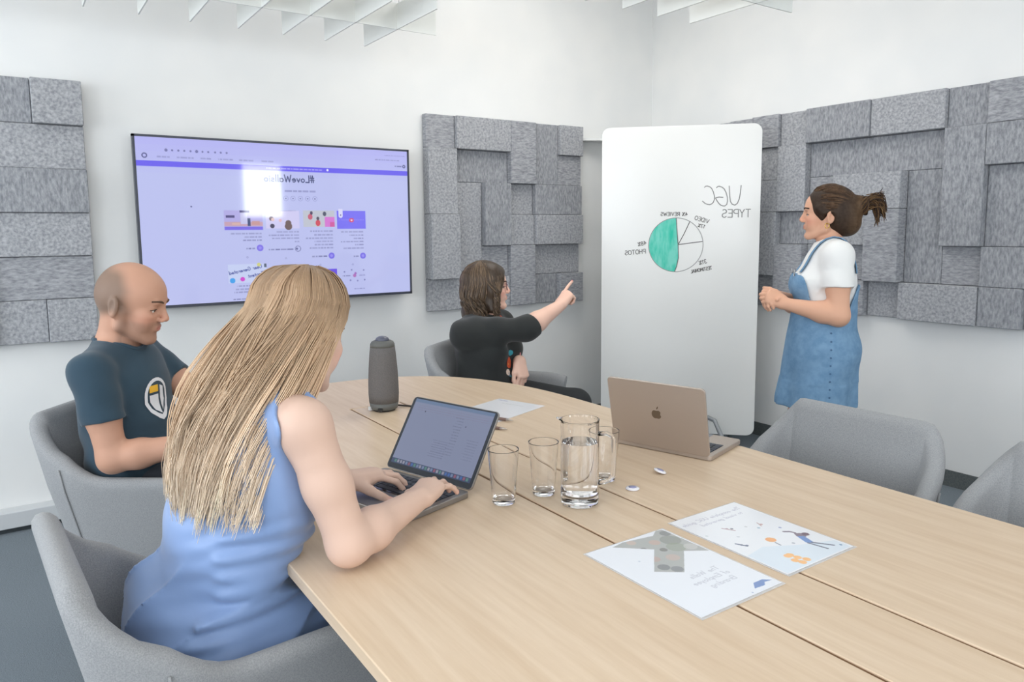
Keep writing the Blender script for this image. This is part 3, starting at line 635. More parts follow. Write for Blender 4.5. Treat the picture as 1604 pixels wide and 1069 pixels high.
def make_chair():
    e = empty('tub_chair')
    P = chair_path(); n = len(P); th = .05
    V = []; Fq = []
    def scaled(x, y, z):
        s = .80 + .20 * min(1, max(0, (z - .33) / .32)); lean = .035 * max(0, (z - .62) / .2) if y < -.2 else 0
        return x * s, (y - .02) * s + .02 - lean
    for i, (x, y, zt, a) in enumerate(P):
        x0, y0, _, _ = P[max(0, i - 1)]; x1, y1, _, _ = P[min(n - 1, i + 1)]
        tx, ty = x1 - x0, y1 - y0; L = math.hypot(tx, ty); nx_, ny_ = -ty / L, tx / L   # points inward or outward
        if nx_ * (-x) + ny_ * (0.05 - y) < 0: nx_, ny_ = -nx_, -ny_
        prof = []
        for z in (.33, .42, .52, .60, zt - .03): prof.append((0.0, z))
        for q in range(1, 6):
            an = PI * q / 6; prof.append((th / 2 * (1 - math.cos(an)), zt - .03 + .03 * math.sin(an)))
        for z in (zt - .03, .58, .50, .44): prof.append((th * (1.0 if z > .45 else 1.0), z))
        for o_, z in prof:
            sx, sy = scaled(x, y, z); V.append((sx + nx_ * o_, sy + ny_ * o_, z))
    m_ = len(prof)
    for i in range(n - 1):
        for j in range(m_ - 1): Fq.append((i * m_ + j, (i + 1) * m_ + j, (i + 1) * m_ + j + 1, i * m_ + j + 1))
    Fq.append(tuple(range(m_ - 1, -1, -1))); Fq.append(tuple((n - 1) * m_ + j for j in range(m_)))
    Fq.append(tuple(i * m_ for i in range(n - 1, -1, -1)))
    b = MB().add(V, Fq)
    me = b.mesh('shell'); bm = bmesh.new(); bm.from_mesh(me); bmesh.ops.recalc_face_normals(bm, faces=bm.faces); bm.to_mesh(me); bm.free()
    sh = link('shell', me, M_FAB, e, True)
    sd = sh.modifiers.new('round', 'BEVEL'); sd.width = .008; sd.segments = 2; sd.limit_method = 'ANGLE'; sd.angle_limit = math.radians(50)
    # piping along the two back seams
    for ia in (17, 47):
        x, y, zt, a = P[ia]; pts = []
        for z in (.36, .46, .56, .66 if zt > .72 else .60, zt - .035):
            sx, sy = scaled(x, y, z); k = 1.008 if z < zt - .01 else .97; pts.append((sx * k, (sy - .02) * k + .02, z))
        MB().tube(pts, .0028, 6).build('seam_piping', M_FAB, e, smooth=True)
    cu = MB().prism([(.215 * c[0], c[1]) for c in [(-1, -.20), (-.8, -.235), (.8, -.235), (1, -.20), (1.02, .22), (.9, .25), (-.9, .25), (-1.02, .22)]], .34, .47)
    cu.build('seat_cushion', M_FAB, e, bevel=.025, seg=3, smooth=True)
    for lx, ly in ((-.17, -.17), (.17, -.17), (-.17, .18), (.17, .18)):
        MB().tube([(lx, ly, .35), (lx * 1.3, ly * 1.25, .0)], [.019, .012], 10).build('leg', M_BEECH, e, smooth=True)
    return e
ch0 = make_chair()
def put_chair(x, y, fx, fy, label, first=[True]):
    o = ch0 if first[0] else copy_tree(ch0); first[0] = False
    o.location = (x, y, 0); o.rotation_euler = (0, 0, math.atan2(-fx, fy))
    tag(o, label, 'chair', 'grey upholstered tub chairs')
    return o
put_chair(-1.54, .350, -.06, 1.0, 'grey tub chair the long-haired woman in blue sits on')
put_chair(-2.67, .42, .62, .78, 'grey tub chair the man in the dark t-shirt sits on')
put_chair(-3.02, 1.98, .80, .60, 'grey tub chair the pointing woman in black sits on')
put_chair(-1.225, 1.79, .04, -1.0, 'empty grey tub chair pushed in at the table before the standing woman')
put_chair(-.612, 1.80, -.03, -1.0, 'empty grey tub chair cut off by the right edge')

# ------------------------------------------------------------------ things on the table
M_ALU = mat('space_grey_aluminium', srgb(150, 146, 142), .42, .75)
M_ALU2 = mat('warm_grey_aluminium', srgb(178, 166, 156), .42, .65)
M_KEY = mat('key_black', srgb(62, 66, 76), .55)
M_BLK = mat('black_glass', srgb(44, 48, 56), .2)
M_LOGO = mat('lid_emblem', srgb(112, 98, 84), .35, .6)
def rr(w_, d_, r, n=5, cx_=0, cy_=0):
    p = []
    for ax, ay, a0 in ((w_ / 2 - r, d_ / 2 - r, 0), (-w_ / 2 + r, d_ / 2 - r, 90), (-w_ / 2 + r, -d_ / 2 + r, 180), (w_ / 2 - r, -d_ / 2 + r, 270)):
        p += [(x + cx_, y + cy_) for x, y in _arc(ax, ay, r, r, a0, a0 + 90, n)]
    return p
def laptop(loc, rz, lid_deg, metal, label, screen_fn=None, emblem=True, LD=.205):
    """origin at the hinge centre; +y points behind the hinge, the keyboard lies towards -y"""
    e = empty('laptop', loc, rz, label, 'laptop', 'laptops on the table')
    Wd, D, H = .304, .212, .0145
    MB().prism(rr(Wd, D, .012, 5, 0, -D / 2), .001, H).build('base', metal, e, bevel=.002, seg=2)
    MB().prism(rr(.272, .106, .004, 3, 0, -.070), H + .0001, H + .0006).build('keyboard_well', M_BLK, e)
    MB().prism(rr(.132, .080, .004, 3, 0, -.168), H + .0001, H + .0007).build('trackpad', mat('trackpad', srgb(132, 134, 142), .35, .4), e)
    kb = None
    for row in range(5):
        for c in range(14):
            kx = -.126 + c * .0194; ky = -.027 - row * .0195
            if row == 4 and 4 <= c <= 8:
                if c == 4:
                    MB().box(kx - .008, kx + .0194 * 4 + .008, ky - .008, ky + .008, H + .0006, H + .0018).build('key', M_KEY, e)
                continue
            if kb is None: kb = MB().box(-.0083, .0083, -.0083, .0083, 0, .0012).mesh('key'); kb.materials.append(M_KEY)
            o = bpy.data.objects.new('key', kb); COL.objects.link(o); o.parent = e; o.location = (kx, ky, H + .0006)
    # lid
    lid = bpy.data.objects.new('lid', MB().prism(rr(Wd, LD, .012, 5, 0, LD / 2), -.006, 0).mesh('lid')); COL.objects.link(lid); lid.parent = e
    lid.data.materials.append(metal); lid.location = (0, .002, H + .001); lid.rotation_euler = (math.radians(lid_deg), 0, 0)
    bv = lid.modifiers.new('b', 'BEVEL'); bv.width = .0015; bv.segments = 2
    MB().prism(rr(Wd - .004, LD - .004, .010, 5, 0, LD / 2), .0002, .0008).build('screen_glass', M_BLK, lid)
    if screen_fn:
        c2 = screen_fn(); me = c2.mesh('screen', lambda x, y: (x - c2.w / 2, .016 + y, .0011))
        sc_ = link('screen', me, print_mat('laptop_picture', .25, emit=.46), lid)
    else:
        MB().box(-.14, .14, .016, .197, .0010, .0012).build('screen', M_BLK, lid)
    if emblem:   # bitten fruit emblem on the back of the lid
        cxl, cyl, s_ = 0, LD * .52, .0148
        body = []
        for k in range(48):
            a = 2 * PI * k / 48; r_ = s_ * (1 + .05 * math.cos(2 * a)); x_ = r_ * math.cos(a) * .98; y_ = r_ * math.sin(a) * 1.02
            if y_ > 0: y_ -= .0035 * math.exp(-(x_ / .006) ** 2)
            else: y_ += .0022 * math.exp(-(x_ / .005) ** 2)
            dx, dy = x_ - s_ * 1.32, y_ - .0015; dd = math.hypot(dx, dy)
            if dd < .0082: x_, y_ = s_ * 1.32 + dx / dd * .0082, .0015 + dy / dd * .0082
            body.append((-x_, y_))
        mb = MB(); n = len(body); mb.add([(cxl + x, cyl + y, -.0066) for x, y in body], [tuple(range(n))])
        leaf = [(-.001, .0155), (-.0015, .0205), (-.005, .0245), (-.0068, .0248), (-.0062, .020), (-.0035, .0165)]
        mb.build('emblem', M_LOGO, lid)
        MB().add([(cxl + x, cyl + y, -.0066) for x, y in leaf], [tuple(range(len(leaf)))]).build('emblem_leaf', M_LOGO, lid)
    return e
def scrA():
    c = Canvas(.282, .181, 200, 128, srgb(152, 162, 196))
    c.rect(0, .282, .172, .181, srgb(120, 146, 186)); c.rect(0, .282, 0, .013, srgb(52, 74, 116))
    for k in range(26):
        x = .012 + k * .0102; c.rect(x, x + .007, .003, .0105, srgb(*random.choice(((130, 150, 190), (60, 110, 190), (90, 150, 140), (170, 170, 190), (160, 90, 120)))))
    for row in range(3): c.words(.27, .02, .164 - row * .006, .0018, srgb(150, 120, 150), .3)
    for row in range(14): c.words(.192, .192 - random.uniform(.02, .03), .150 - row * .0075, .002, srgb(120, 126, 160))
    for row in range(8): c.words(.168, .168 - random.uniform(.045, .06), .082 - row * .006, .0018, srgb(118, 124, 160))
    for row in range(8): c.words(.262, .262 - random.uniform(.03, .04), .10 - row * .007, .0018, srgb(118, 124, 160), .6)
    c.disc(.05, .150, .002, srgb(70, 80, 110)); c.disc(.205, .132, .002, srgb(90, 96, 130))
    return c
hA = Vector(((-1.779 - 1.483) / 2, (.783 + .871) / 2, TZ))
laptop(hA, math.radians(16.6), 57, M_ALU, 'open dark grey laptop with a lit screen under the typing hands', scrA, False, .203)
hB = Vector(((-1.616 - 1.342) / 2, (1.458 + 1.541) / 2, TZ))
laptop(hB, math.radians(16.9 + 180), 90 - (78 - 90) - 24, M_ALU2, 'open laptop seen from behind with a fruit emblem on its lid', None, True, .200)

# conference camera speaker
M_OWL = mat('speaker_mesh_fabric', srgb(112, 108, 106), .9, noise=(500, srgb(92, 90, 90), 2), bump=(900, .3, .001))
M_OWL2 = mat('speaker_plastic', srgb(96, 97, 94), .5)
ow = empty('conference_speaker', (-2.423, 1.071, TZ), 0, 'tall dark grey conference camera speaker standing on the table', 'speaker')
MB().lathe([(.040, .004), (.0475, .008), (.0515, .030)], 40).build('base', M_OWL2, ow, smooth=True)
MB().lathe([(.0515, .030), (.0535, .06), (.053, .10), (.0505, .15), (.0465, .20), (.0435, .228)], 40).build('body', M_OWL, ow, smooth=True)
MB().lathe([(.0435, .228), (.0425, .238), (.038, .246), (.030, .250)], 40).build('top_ring', M_OWL2, ow, smooth=True)
MB().lathe([(.024, .2495), (.024, .254), (.020, .260), (.012, .264), (.003, .2655)], 32).build('camera_dome', mat('lens_dome', srgb(90, 92, 106), .12), ow, smooth=True)
for a in (200, 260, 320):
    x, y = .0485 * math.cos(math.radians(a)), .0485 * math.sin(math.radians(a)); MB().box(x - .006, x + .006, y - .006, y + .006, .004, .016).build('port', mat('port_white' if a == 260 else 'port_dark', srgb(210, 212, 212) if a == 260 else srgb(40, 40, 40), .5), ow)
MB().lathe([(.038, 0), (.04, .004)], 32).build('rubber_foot', mat('rubber', srgb(40, 40, 40), .9), ow)
MB().tube([(-.02, .046, .008), (.0, .075, .004), (.03, .10, .0035), (.06, .105, .003), (.09, .098, .003)], .003, 8).build('cable', M_DARK, ow, smooth=True)

# glassware
M_GLASS = mat('clear_glass', (1, 1, 1, 1), 0.0, trans=1.0, ior=1.47)
M_WATER = mat('water', (1, 1, 1, 1), 0.0, trans=1.0, ior=1.33)
def tumbler(x, y, label):
    e = empty('drinking_glass', (x, y, TZ), 0, label, 'glass', 'empty drinking glasses')
    MB().lathe([(.0235, .0005), (.0262, .002), (.0275, .012), (.0365, .1285), (.0368, .130), (.0355, .130), (.0345, .1285), (.0250, .015), (.020, .012), (.004, .0115)], 48, dense=True).build('glass_body', M_GLASS, e, smooth=True)
    return e
tumbler(-1.409, .916, 'clear empty glass nearest the typing woman')
tumbler(-1.402, 1.027, 'clear empty glass directly left of the water pitcher')
tumbler(-1.392, 1.212, 'clear empty glass hidden behind the pitcher handle')
pt = empty('water_pitcher', (-1.305, 1.06, TZ), math.radians(55), 'clear glass pitcher of water with a square handle', 'pitcher')
MB().lathe([(.040, .0005), (.0435, .003), (.0445, .020), (.0445, .195), (.0452, .2), (.0435, .2), (.0420, .195), (.0420, .028), (.036, .022), (.006, .021)], 48, dense=True).build('pitcher_body', M_GLASS, pt, smooth=True)
MB().lathe([(.006, .0215), (.036, .0226), (.0416, .0285), (.0416, .148), (.0412, .1482), (.004, .1482)], 48, dense=True).build('water', M_WATER, pt, smooth=True)
MB().tube([(.043, 0, .165), (.062, 0, .166), (.074, 0, .160), (.078, 0, .150), (.0785, 0, .10), (.077, 0, .066), (.070, 0, .055), (.058, 0, .050), (.043, 0, .048)], .0052, 10).build('handle', M_GLASS, pt, smooth=True)
MB().tube([(-.041, -.016, .2), (-.050, -.008, .203), (-.053, 0, .2035), (-.050, .008, .203), (-.041, .016, .2)], .0016, 8).build('spout_rim', M_GLASS, pt, smooth=True)

# laminated sheets: canvas x runs along world +Y, canvas y along world -X
M_LAM = mat('laminate_film', srgb(240, 240, 240), .15)
M_LAM.node_tree.nodes['Principled BSDF'].inputs['Alpha'].default_value = .45
def sheet(name, label, x_top, y_left, paint, rz=0.0, lam=True):
    e = empty(name, (x_top, y_left, TZ), rz, label, 'printed sheet', 'laminated sheets')
    if lam: MB().box(-.003, .303, -.004, .214, .0006, .0013).build('laminate_film', M_LAM, e)
    c = Canvas(.210, .297, 150, 212, srgb(238, 240, 244)); paint(c)
    MB().box(.0, .297, .0, .210, .0013, .0017).build('paper', mat('sheet_paper', srgb(238, 240, 244), .5), e)
    link('print', c.mesh('print', lambda x, y: (.297 - y, x, .0019)), SHEET_PRINT, e)
    return e
SHEET_PRINT = print_mat('sheet_print', .25, coat=.4)
def s1(c):
    def q(yy, xx): return (yy - .893, .297 - (xx + 1.081))
    for k in range(20): c.rect(0, .21, .297 * k / 20, .297 * (k + 1) / 20, tuple(np.array(srgb(222, 228, 240)[:3]) * (1 - k / 19) + np.array(srgb(240, 241, 244)[:3]) * k / 19))
    ph = [q(*p) for p in ((.955, -1.072), (.987, -1.078), (1.061, -1.066), (1.083, -1.081), (1.099, -1.078), (1.101, -.950), (1.059, -.978), (.991, -.913), (.947, -.947), (1.016, -1.017))]
    c.poly(ph, srgb(176, 178, 176))
    for (yy, xx), r_, col in (((1.075, -1.03), .022, (132, 140, 130)), ((1.06, -1.0), .02, (150, 160, 142)), ((1.04, -1.04), .012, (206, 172, 156)), ((1.0, -1.066), .010, (212, 184, 168)), ((.985, -.985), .012, (196, 164, 152)), ((1.02, -.97), .014, (204, 178, 166)), ((.975, -.95), .012, (92, 96, 104)), ((.99, -.93), .012, (110, 114, 122)), ((1.085, -.985), .014, (208, 206, 204)), ((1.09, -1.06), .012, (112, 116, 118)), ((1.03, -1.005), .008, (90, 88, 84)), ((1.0, -1.03), .006, (86, 84, 84))):
        c.disc(*q(yy, xx), r_, srgb(*col), a=.55)
    edge = Canvas(.21, .297, 150, 212, (0, 0, 0)); edge.poly(ph, (1, 1, 1)); out = edge.C[..., 0] < .5
    base = Canvas(.21, .297, 150, 212, srgb(234, 237, 243)); c.C[out] = base.C[out]
    for k in range(10): pass
    ink = srgb(200, 202, 212)
    c.text('The Walls', *q(1.056, -.886), .013, ink, wd=.002); c.text('of Employee', *q(1.060, -.864), .013, ink, wd=.002); c.text('Branding', *q(1.052, -.842), .013, ink, wd=.002)
    c.poly([q(*p) for p in ((1.045, -.797), (1.06, -.812), (1.084, -.812), (1.098, -.800), (1.080, -.803), (1.07, -.795))], srgb(120, 146, 196))
    c.disc(*q(1.03, -.79), .002, srgb(160, 176, 205)); c.disc(*q(.955, -.995), .0025, srgb(200, 208, 222))
def s2(c):
    def q(yy, xx): return (yy - 1.139, .297 - (xx + 1.094))
    c.poly([q(1.142, -.80), q(1.345, -.80), q(1.345, -.835), q(1.27, -.862), q(1.2, -.90), q(1.142, -.89)], srgb(222, 232, 241))
    ink = srgb(196, 196, 210)
    c.text('The complete UGC guide', *q(1.330, -1.059), .0125, ink, wd=.002); c.text('to visual generated', *q(1.312, -1.038), .0115, ink, wd=.0018)
    pu = srgb(138, 126, 138); bl = srgb(120, 152, 206); dk = srgb(112, 118, 134)
    c.line([q(1.298, -.922), q(1.308, -.915), q(1.312, -.905), q(1.304, -.894)], .006, pu); c.disc(*q(1.311, -.890), .011, pu); c.disc(*q(1.324, -.888), .008, srgb(118, 100, 112))
    c.poly([q(1.313, -.884), q(1.300, -.892), q(1.288, -.862), q(1.300, -.848)], bl); c.line([q(1.298, -.856), q(1.322, -.822)], .005, dk); c.line([q(1.290, -.858), q(1.298, -.820)], .005, dk); c.disc(*q(1.335, -.815), .003, srgb(120, 150, 180))
    c.disc(*q(1.242, -.912), .011, srgb(244, 178, 120)); c.line([q(1.238, -.898), q(1.236, -.884)], .003, dk)
    for yy, xx in ((1.205, -.845), (1.215, -.83), (1.2, -.825), (1.222, -.815), (1.205, -.812), (1.212, -.845)): c.disc(*q(yy, xx), .008, srgb(246, 190, 128))
    for yy, xx, col in ((1.213, -1.001, (172, 150, 156)), (1.222, -.995, (120, 124, 136)), (1.292, -.974, (196, 164, 162)), (1.173, -.930, (96, 106, 132)), (1.18, -.922, (110, 120, 146)), (1.272, -.965, (170, 190, 205)), (1.255, -.985, (206, 206, 210)), (1.31, -.94, (160, 170, 200)), (1.2, -.96, (206, 210, 216)), (1.15, -1.0, (210, 216, 220)), (1.265, -.875, (180, 186, 196))): c.disc(*q(yy, xx), .0035, srgb(*col))
    c.line([q(1.207, -1.008), q(1.22, -.985)], .004, srgb(186, 160, 166)); c.line([q(1.168, -.94), q(1.178, -.92)], .005, srgb(100, 110, 136)); c.line([q(1.292, -.985), q(1.285, -.968)], .003, srgb(196, 170, 168))
sheet('printed_sheet', 'laminated sheet with a cross-shaped photo cut-out, nearest the viewer', -1.081, .893, s1)
sheet('printed_sheet', 'laminated sheet with an illustrated figure and orange bush, lying further right', -1.094, 1.139, s2)
# plain letter beside the speaker
def s3(c):
    c.text('Agenda'[:1], .02, .2, .001, srgb(236, 238, 242))
    c.words(.055, .012, .280, .007, srgb(120, 120, 190), .7); c.words(.15, .05, .245, .004, srgb(200, 206, 200), .7)
le = empty('paper_sheet', (-2.322, 1.494, TZ), math.atan2(-.94, .33), 'plain white paper sheet lying behind the open dark laptop', 'paper')
MB().box(0, .297, 0, .210, .0004, .0010).build('paper', mat('sheet_paper', srgb(238, 240, 244), .5), le)
c3 = Canvas(.210, .297, 60, 84, srgb(240, 241, 244)); s3(c3)
link('print', c3.mesh('print', lambda x, y: (.297 - y, x, .0012)), SHEET_PRINT, le)
# pens
M_PEN = mat('pen_dark', srgb(92, 80, 82), .4); M_PEN2 = mat('pen_brown', srgb(120, 96, 88), .45); M_TIP = mat('pen_tip', srgb(190, 180, 170), .3, .6)
def pen(a, b, r_, m1, label):
    a, b = Vector(a), Vector(b); d = b - a; L = d.length
    e = empty('pen', a, math.atan2(d.y, d.x), label, 'pen', 'pens behind the laptop')
    z = r_ + .0005
    MB().tube([(.0, 0, z), (.004, 0, z), (L * .82, 0, z)], [r_ * .8, r_, r_], 12).build('barrel', m1, e, smooth=True)
    MB().tube([(L * .82, 0, z), (L * .95, 0, z), (L, 0, z)], [r_, r_ * .5, r_ * .2], 12).build('tip', M_TIP if r_ < .0055 else m1, e, smooth=True)
    MB().box(L * .02, L * .28, -.0012, .0012, 2 * r_, 2 * r_ + .0016).build('clip', m1, e)
pen((-2.345, 1.275, TZ), (-2.165, 1.297, TZ + .001), .0058, M_PEN, 'dark pen lying on the edge of the paper sheet')
pen((-2.13, 1.285, TZ + .0012), (-2.0, 1.340, TZ + .0012), .0052, M_PEN2, 'brown pen poking out past the laptop corner, upper one')
pen((-2.05, 1.20, TZ), (-1.925, 1.268, TZ), .0052, M_PEN2, 'brown pen poking out past the laptop corner, lower one')
# button badges
M_BADGE = mat('badge_enamel', srgb(232, 230, 234), .25); M_BADGE2 = mat('badge_print', srgb(150, 152, 190), .3)
for x, y, tilt, label in ((-1.30, 1.222, 0, 'round white button badge lying flat near the pitcher handle'), (-1.347, 1.362, 1, 'round white button badge tipped up near the far laptop')):
    e = empty('button_badge', (x, y, TZ), 0, label, 'badge', 'button badges')
    if tilt: e.rotation_euler = (math.radians(-16), math.radians(10), 0); e.location.z += .004
    MB().lathe([(.012, .0006), (.0165, .0012), (.0172, .003), (.015, .0050), (.009, .0060), (.002, .0063)], 28).build('badge_body', M_BADGE, e, smooth=True)
    MB().lathe([(.010, .00605), (.006, .0066), (.001, .0068)], 24).build('badge_mark', M_BADGE2, e, smooth=True)
    MB().tube([(-.012, 0, .0006), (.012, 0, .0006)], .0005, 6).build('badge_pin', M_WIRE, e)
# ------------------------------------------------------------------ people: implicit surfaces meshed into continuous skins
def V3(*a): return np.array(a if len(a) == 3 else a[0], dtype=np.float64)
def unit(v): v = np.asarray(v, float); return v / np.linalg.norm(v)
class Field:
    def __init__(s, lo, hi, h):
        s.h = h; s.lo = np.array(lo, float); s.n = np.ceil((np.array(hi, float) - s.lo) / h).astype(int) + 1
        s.ax = [s.lo[i] + h * np.arange(s.n[i]) for i in range(3)]
        s.D = np.full(tuple(s.n), .08, np.float32)
    def win(s, lo, hi, pad):
        i0 = np.maximum(0, np.floor((np.asarray(lo) - pad - s.lo) / s.h).astype(int)); i1 = np.minimum(s.n, np.ceil((np.asarray(hi) + pad - s.lo) / s.h).astype(int) + 1)
        if np.any(i1 <= i0): return None, None
        sl = tuple(slice(a, b) for a, b in zip(i0, i1))
        P = np.stack(np.meshgrid(*[s.ax[k][sl[k]] for k in range(3)], indexing='ij'), -1)
        return sl, P
    def join(s, sl, d, k, mode='add'):
        A = s.D[sl]; d = d.astype(np.float32)
        if mode == 'add':
            hh = np.maximum(k - np.abs(A - d), 0) / k if k > 0 else 0; s.D[sl] = np.minimum(A, d) - hh * hh * k * .25
        else:
            d = -d; hh = np.maximum(k - np.abs(A - d), 0) / k if k > 0 else 0; s.D[sl] = np.maximum(A, d) + hh * hh * k * .25
    def cone(s, a, ra, b, rb, k=.02, flat=None, cut=None, mode='add', grow=0.0):
        a, b = V3(a), V3(b); ra += grow; rb += grow; mx = max(ra, rb) * max(1.0, flat[1] if flat else 1.0)
        sl, P = s.win(np.minimum(a, b) - mx, np.maximum(a, b) + mx, k + 3 * s.h)
        if sl is None: return
        ab = b - a; L = ab @ ab + 1e-12; ap = P - a; t = np.clip((ap @ ab) / L, 0, 1); q = ap - t[..., None] * ab
        if flat:
            n = unit(flat[0]); sc = flat[1]; c = q @ n; q = q + ((1 / sc - 1) * c)[..., None] * n
        d = np.sqrt((q * q).sum(-1)) - (ra + (rb - ra) * t)
        if flat and flat[1] < 1: d = d * (.5 + .5 * flat[1])
        if cut is not None:
            for cp, cn in (cut if isinstance(cut, list) else [cut]): d = np.maximum(d, (P - V3(cp)) @ unit(cn))
        s.join(sl, d, k, mode)
    def ell(s, c, rad, ax=None, k=.02, mode='add', grow=0.0, cut=None):
        c = V3(c); rad = np.asarray(rad, float) + grow; ax = np.eye(3) if ax is None else np.array([unit(x) for x in ax])
        ext = np.sqrt(((ax * rad[:, None]) ** 2).sum(0))
        sl, P = s.win(c - ext, c + ext, k + 3 * s.h)
        if sl is None: return
        q = (P - c) @ ax.T; k0 = np.sqrt(((q / rad) ** 2).sum(-1)); k1 = np.sqrt(((q / rad ** 2) ** 2).sum(-1)) + 1e-9
        d = np.where(k0 < 1e-6, -rad.min(), k0 * (k0 - 1) / k1)
        if cut is not None:
            for cp, cn in (cut if isinstance(cut, list) else [cut]): d = np.maximum(d, (P - V3(cp)) @ unit(cn))
        s.join(sl, d, k, mode)
    def apply(s, fn, lo=None, hi=None):
        """fn(P, D) -> D on a window"""
        sl, P = s.win(s.lo if lo is None else lo, (s.lo + s.h * s.n) if hi is None else hi, 0)
        s.D[sl] = fn(P, s.D[sl]).astype(np.float32)
    def mesh(s, name, origin=(0, 0, 0)):
        D = s.D; S = D < 0; nx, ny, nz = D.shape
        cnt = np.zeros((nx - 1, ny - 1, nz - 1), np.int8)
        for dx in (0, 1):
            for dy in (0, 1):
                for dz in (0, 1): cnt += S[dx:nx - 1 + dx, dy:ny - 1 + dy, dz:nz - 1 + dz]
        act = (cnt > 0) & (cnt < 8); I = np.argwhere(act); idx = np.full(act.shape, -1, np.int32); idx[act] = np.arange(len(I), dtype=np.int32)
        cor = [(a, b, c) for a in (0, 1) for b in (0, 1) for c in (0, 1)]
        val = {c: D[I[:, 0] + c[0], I[:, 1] + c[1], I[:, 2] + c[2]].astype(np.float64) for c in cor}
        acc = np.zeros((len(I), 3)); num = np.zeros(len(I))
        for c in cor:
            for ax in range(3):
                if c[ax] == 1: continue
                c2 = list(c); c2[ax] = 1; c2 = tuple(c2); a, b = val[c], val[c2]; mk = (a < 0) != (b < 0)
                t = np.where(mk, a / np.where(mk, a - b, 1), 0); p = np.tile(np.array(c, float), (len(I), 1)); p[:, ax] = t
                acc[mk] += p[mk]; num[mk] += 1
        V = s.lo + (I + acc / num[:, None]) * s.h
        F = []
        for ax in range(3):
            a1, a2 = (ax + 1) % 3, (ax + 2) % 3
            sl0 = [slice(None)] * 3; sl1 = [slice(None)] * 3; sl0[ax] = slice(0, -1); sl1[ax] = slice(1, None)
            E = S[tuple(sl0)] != S[tuple(sl1)]; e = np.argwhere(E); e = e[(e[:, a1] > 0) & (e[:, a2] > 0) & (e[:, a1] < D.shape[a1] - 1) & (e[:, a2] < D.shape[a2] - 1)]
            ins = S[e[:, 0], e[:, 1], e[:, 2]]
            def cell(o1, o2):
                q = e.copy(); q[:, a1] -= o1; q[:, a2] -= o2; return idx[q[:, 0], q[:, 1], q[:, 2]]
            Q = np.stack([cell(1, 1), cell(0, 1), cell(0, 0), cell(1, 0)], 1); Q[~ins] = Q[~ins][:, ::-1]; F.append(Q)
        F = np.concatenate(F); F = F[(F >= 0).all(1)]
        me = bpy.data.meshes.new(name); V = V - np.asarray(origin)
        me.vertices.add(len(V)); me.vertices.foreach_set('co', V.astype(np.float32).ravel())
        me.loops.add(F.size); me.loops.foreach_set('vertex_index', F.astype(np.int32).ravel()); me.polygons.add(len(F)); me.polygons.foreach_set('loop_start', np.arange(0, F.size, 4, dtype=np.int32))
        me.update(calc_edges=True); me.validate()
        return me, V + np.asarray(origin)

def set_colors(me, C, name='tone'):
    at = me.color_attributes.new(name, 'FLOAT_COLOR', 'POINT'); c4 = np.ones((len(C), 4), np.float32); c4[:, :3] = C; at.data.foreach_set('color', c4.ravel())
def sstep(x, a, b): t = np.clip((x - a) / (b - a), 0, 1); return t * t * (3 - 2 * t)
def lin(r, g, b): return np.array(srgb(r, g, b)[:3])

class Frame:
    def __init__(s, o, f, up=(0, 0, 1), sc=1.0):
        s.o = V3(o); s.f = unit(f); l = np.cross(up, s.f); s.l = unit(l); s.u = np.cross(s.f, s.l); s.sc = sc
    def __call__(s, f, l, u): return s.o + s.sc * (f * s.f + l * s.l + u * s.u)
    def local(s, P): q = (P - s.o) / s.sc; return np.stack([q @ s.f, q @ s.l, q @ s.u], -1)
    def ax(s): return (s.f, s.l, s.u)
def head_frame(o, yawdir, pitch_down, roll=0.0, sc=1.0):
    f = unit((yawdir[0], yawdir[1], 0)); p = math.radians(pitch_down); f2 = f * math.cos(p) - V3(0, 0, 1) * math.sin(p)
    up = V3(0, 0, 1) * math.cos(p) + f * math.sin(p)
    if roll:
        l = np.cross(up, f2); up = up * math.cos(math.radians(roll)) + l * math.sin(math.radians(roll))
    return Frame(o, f2, up, sc)

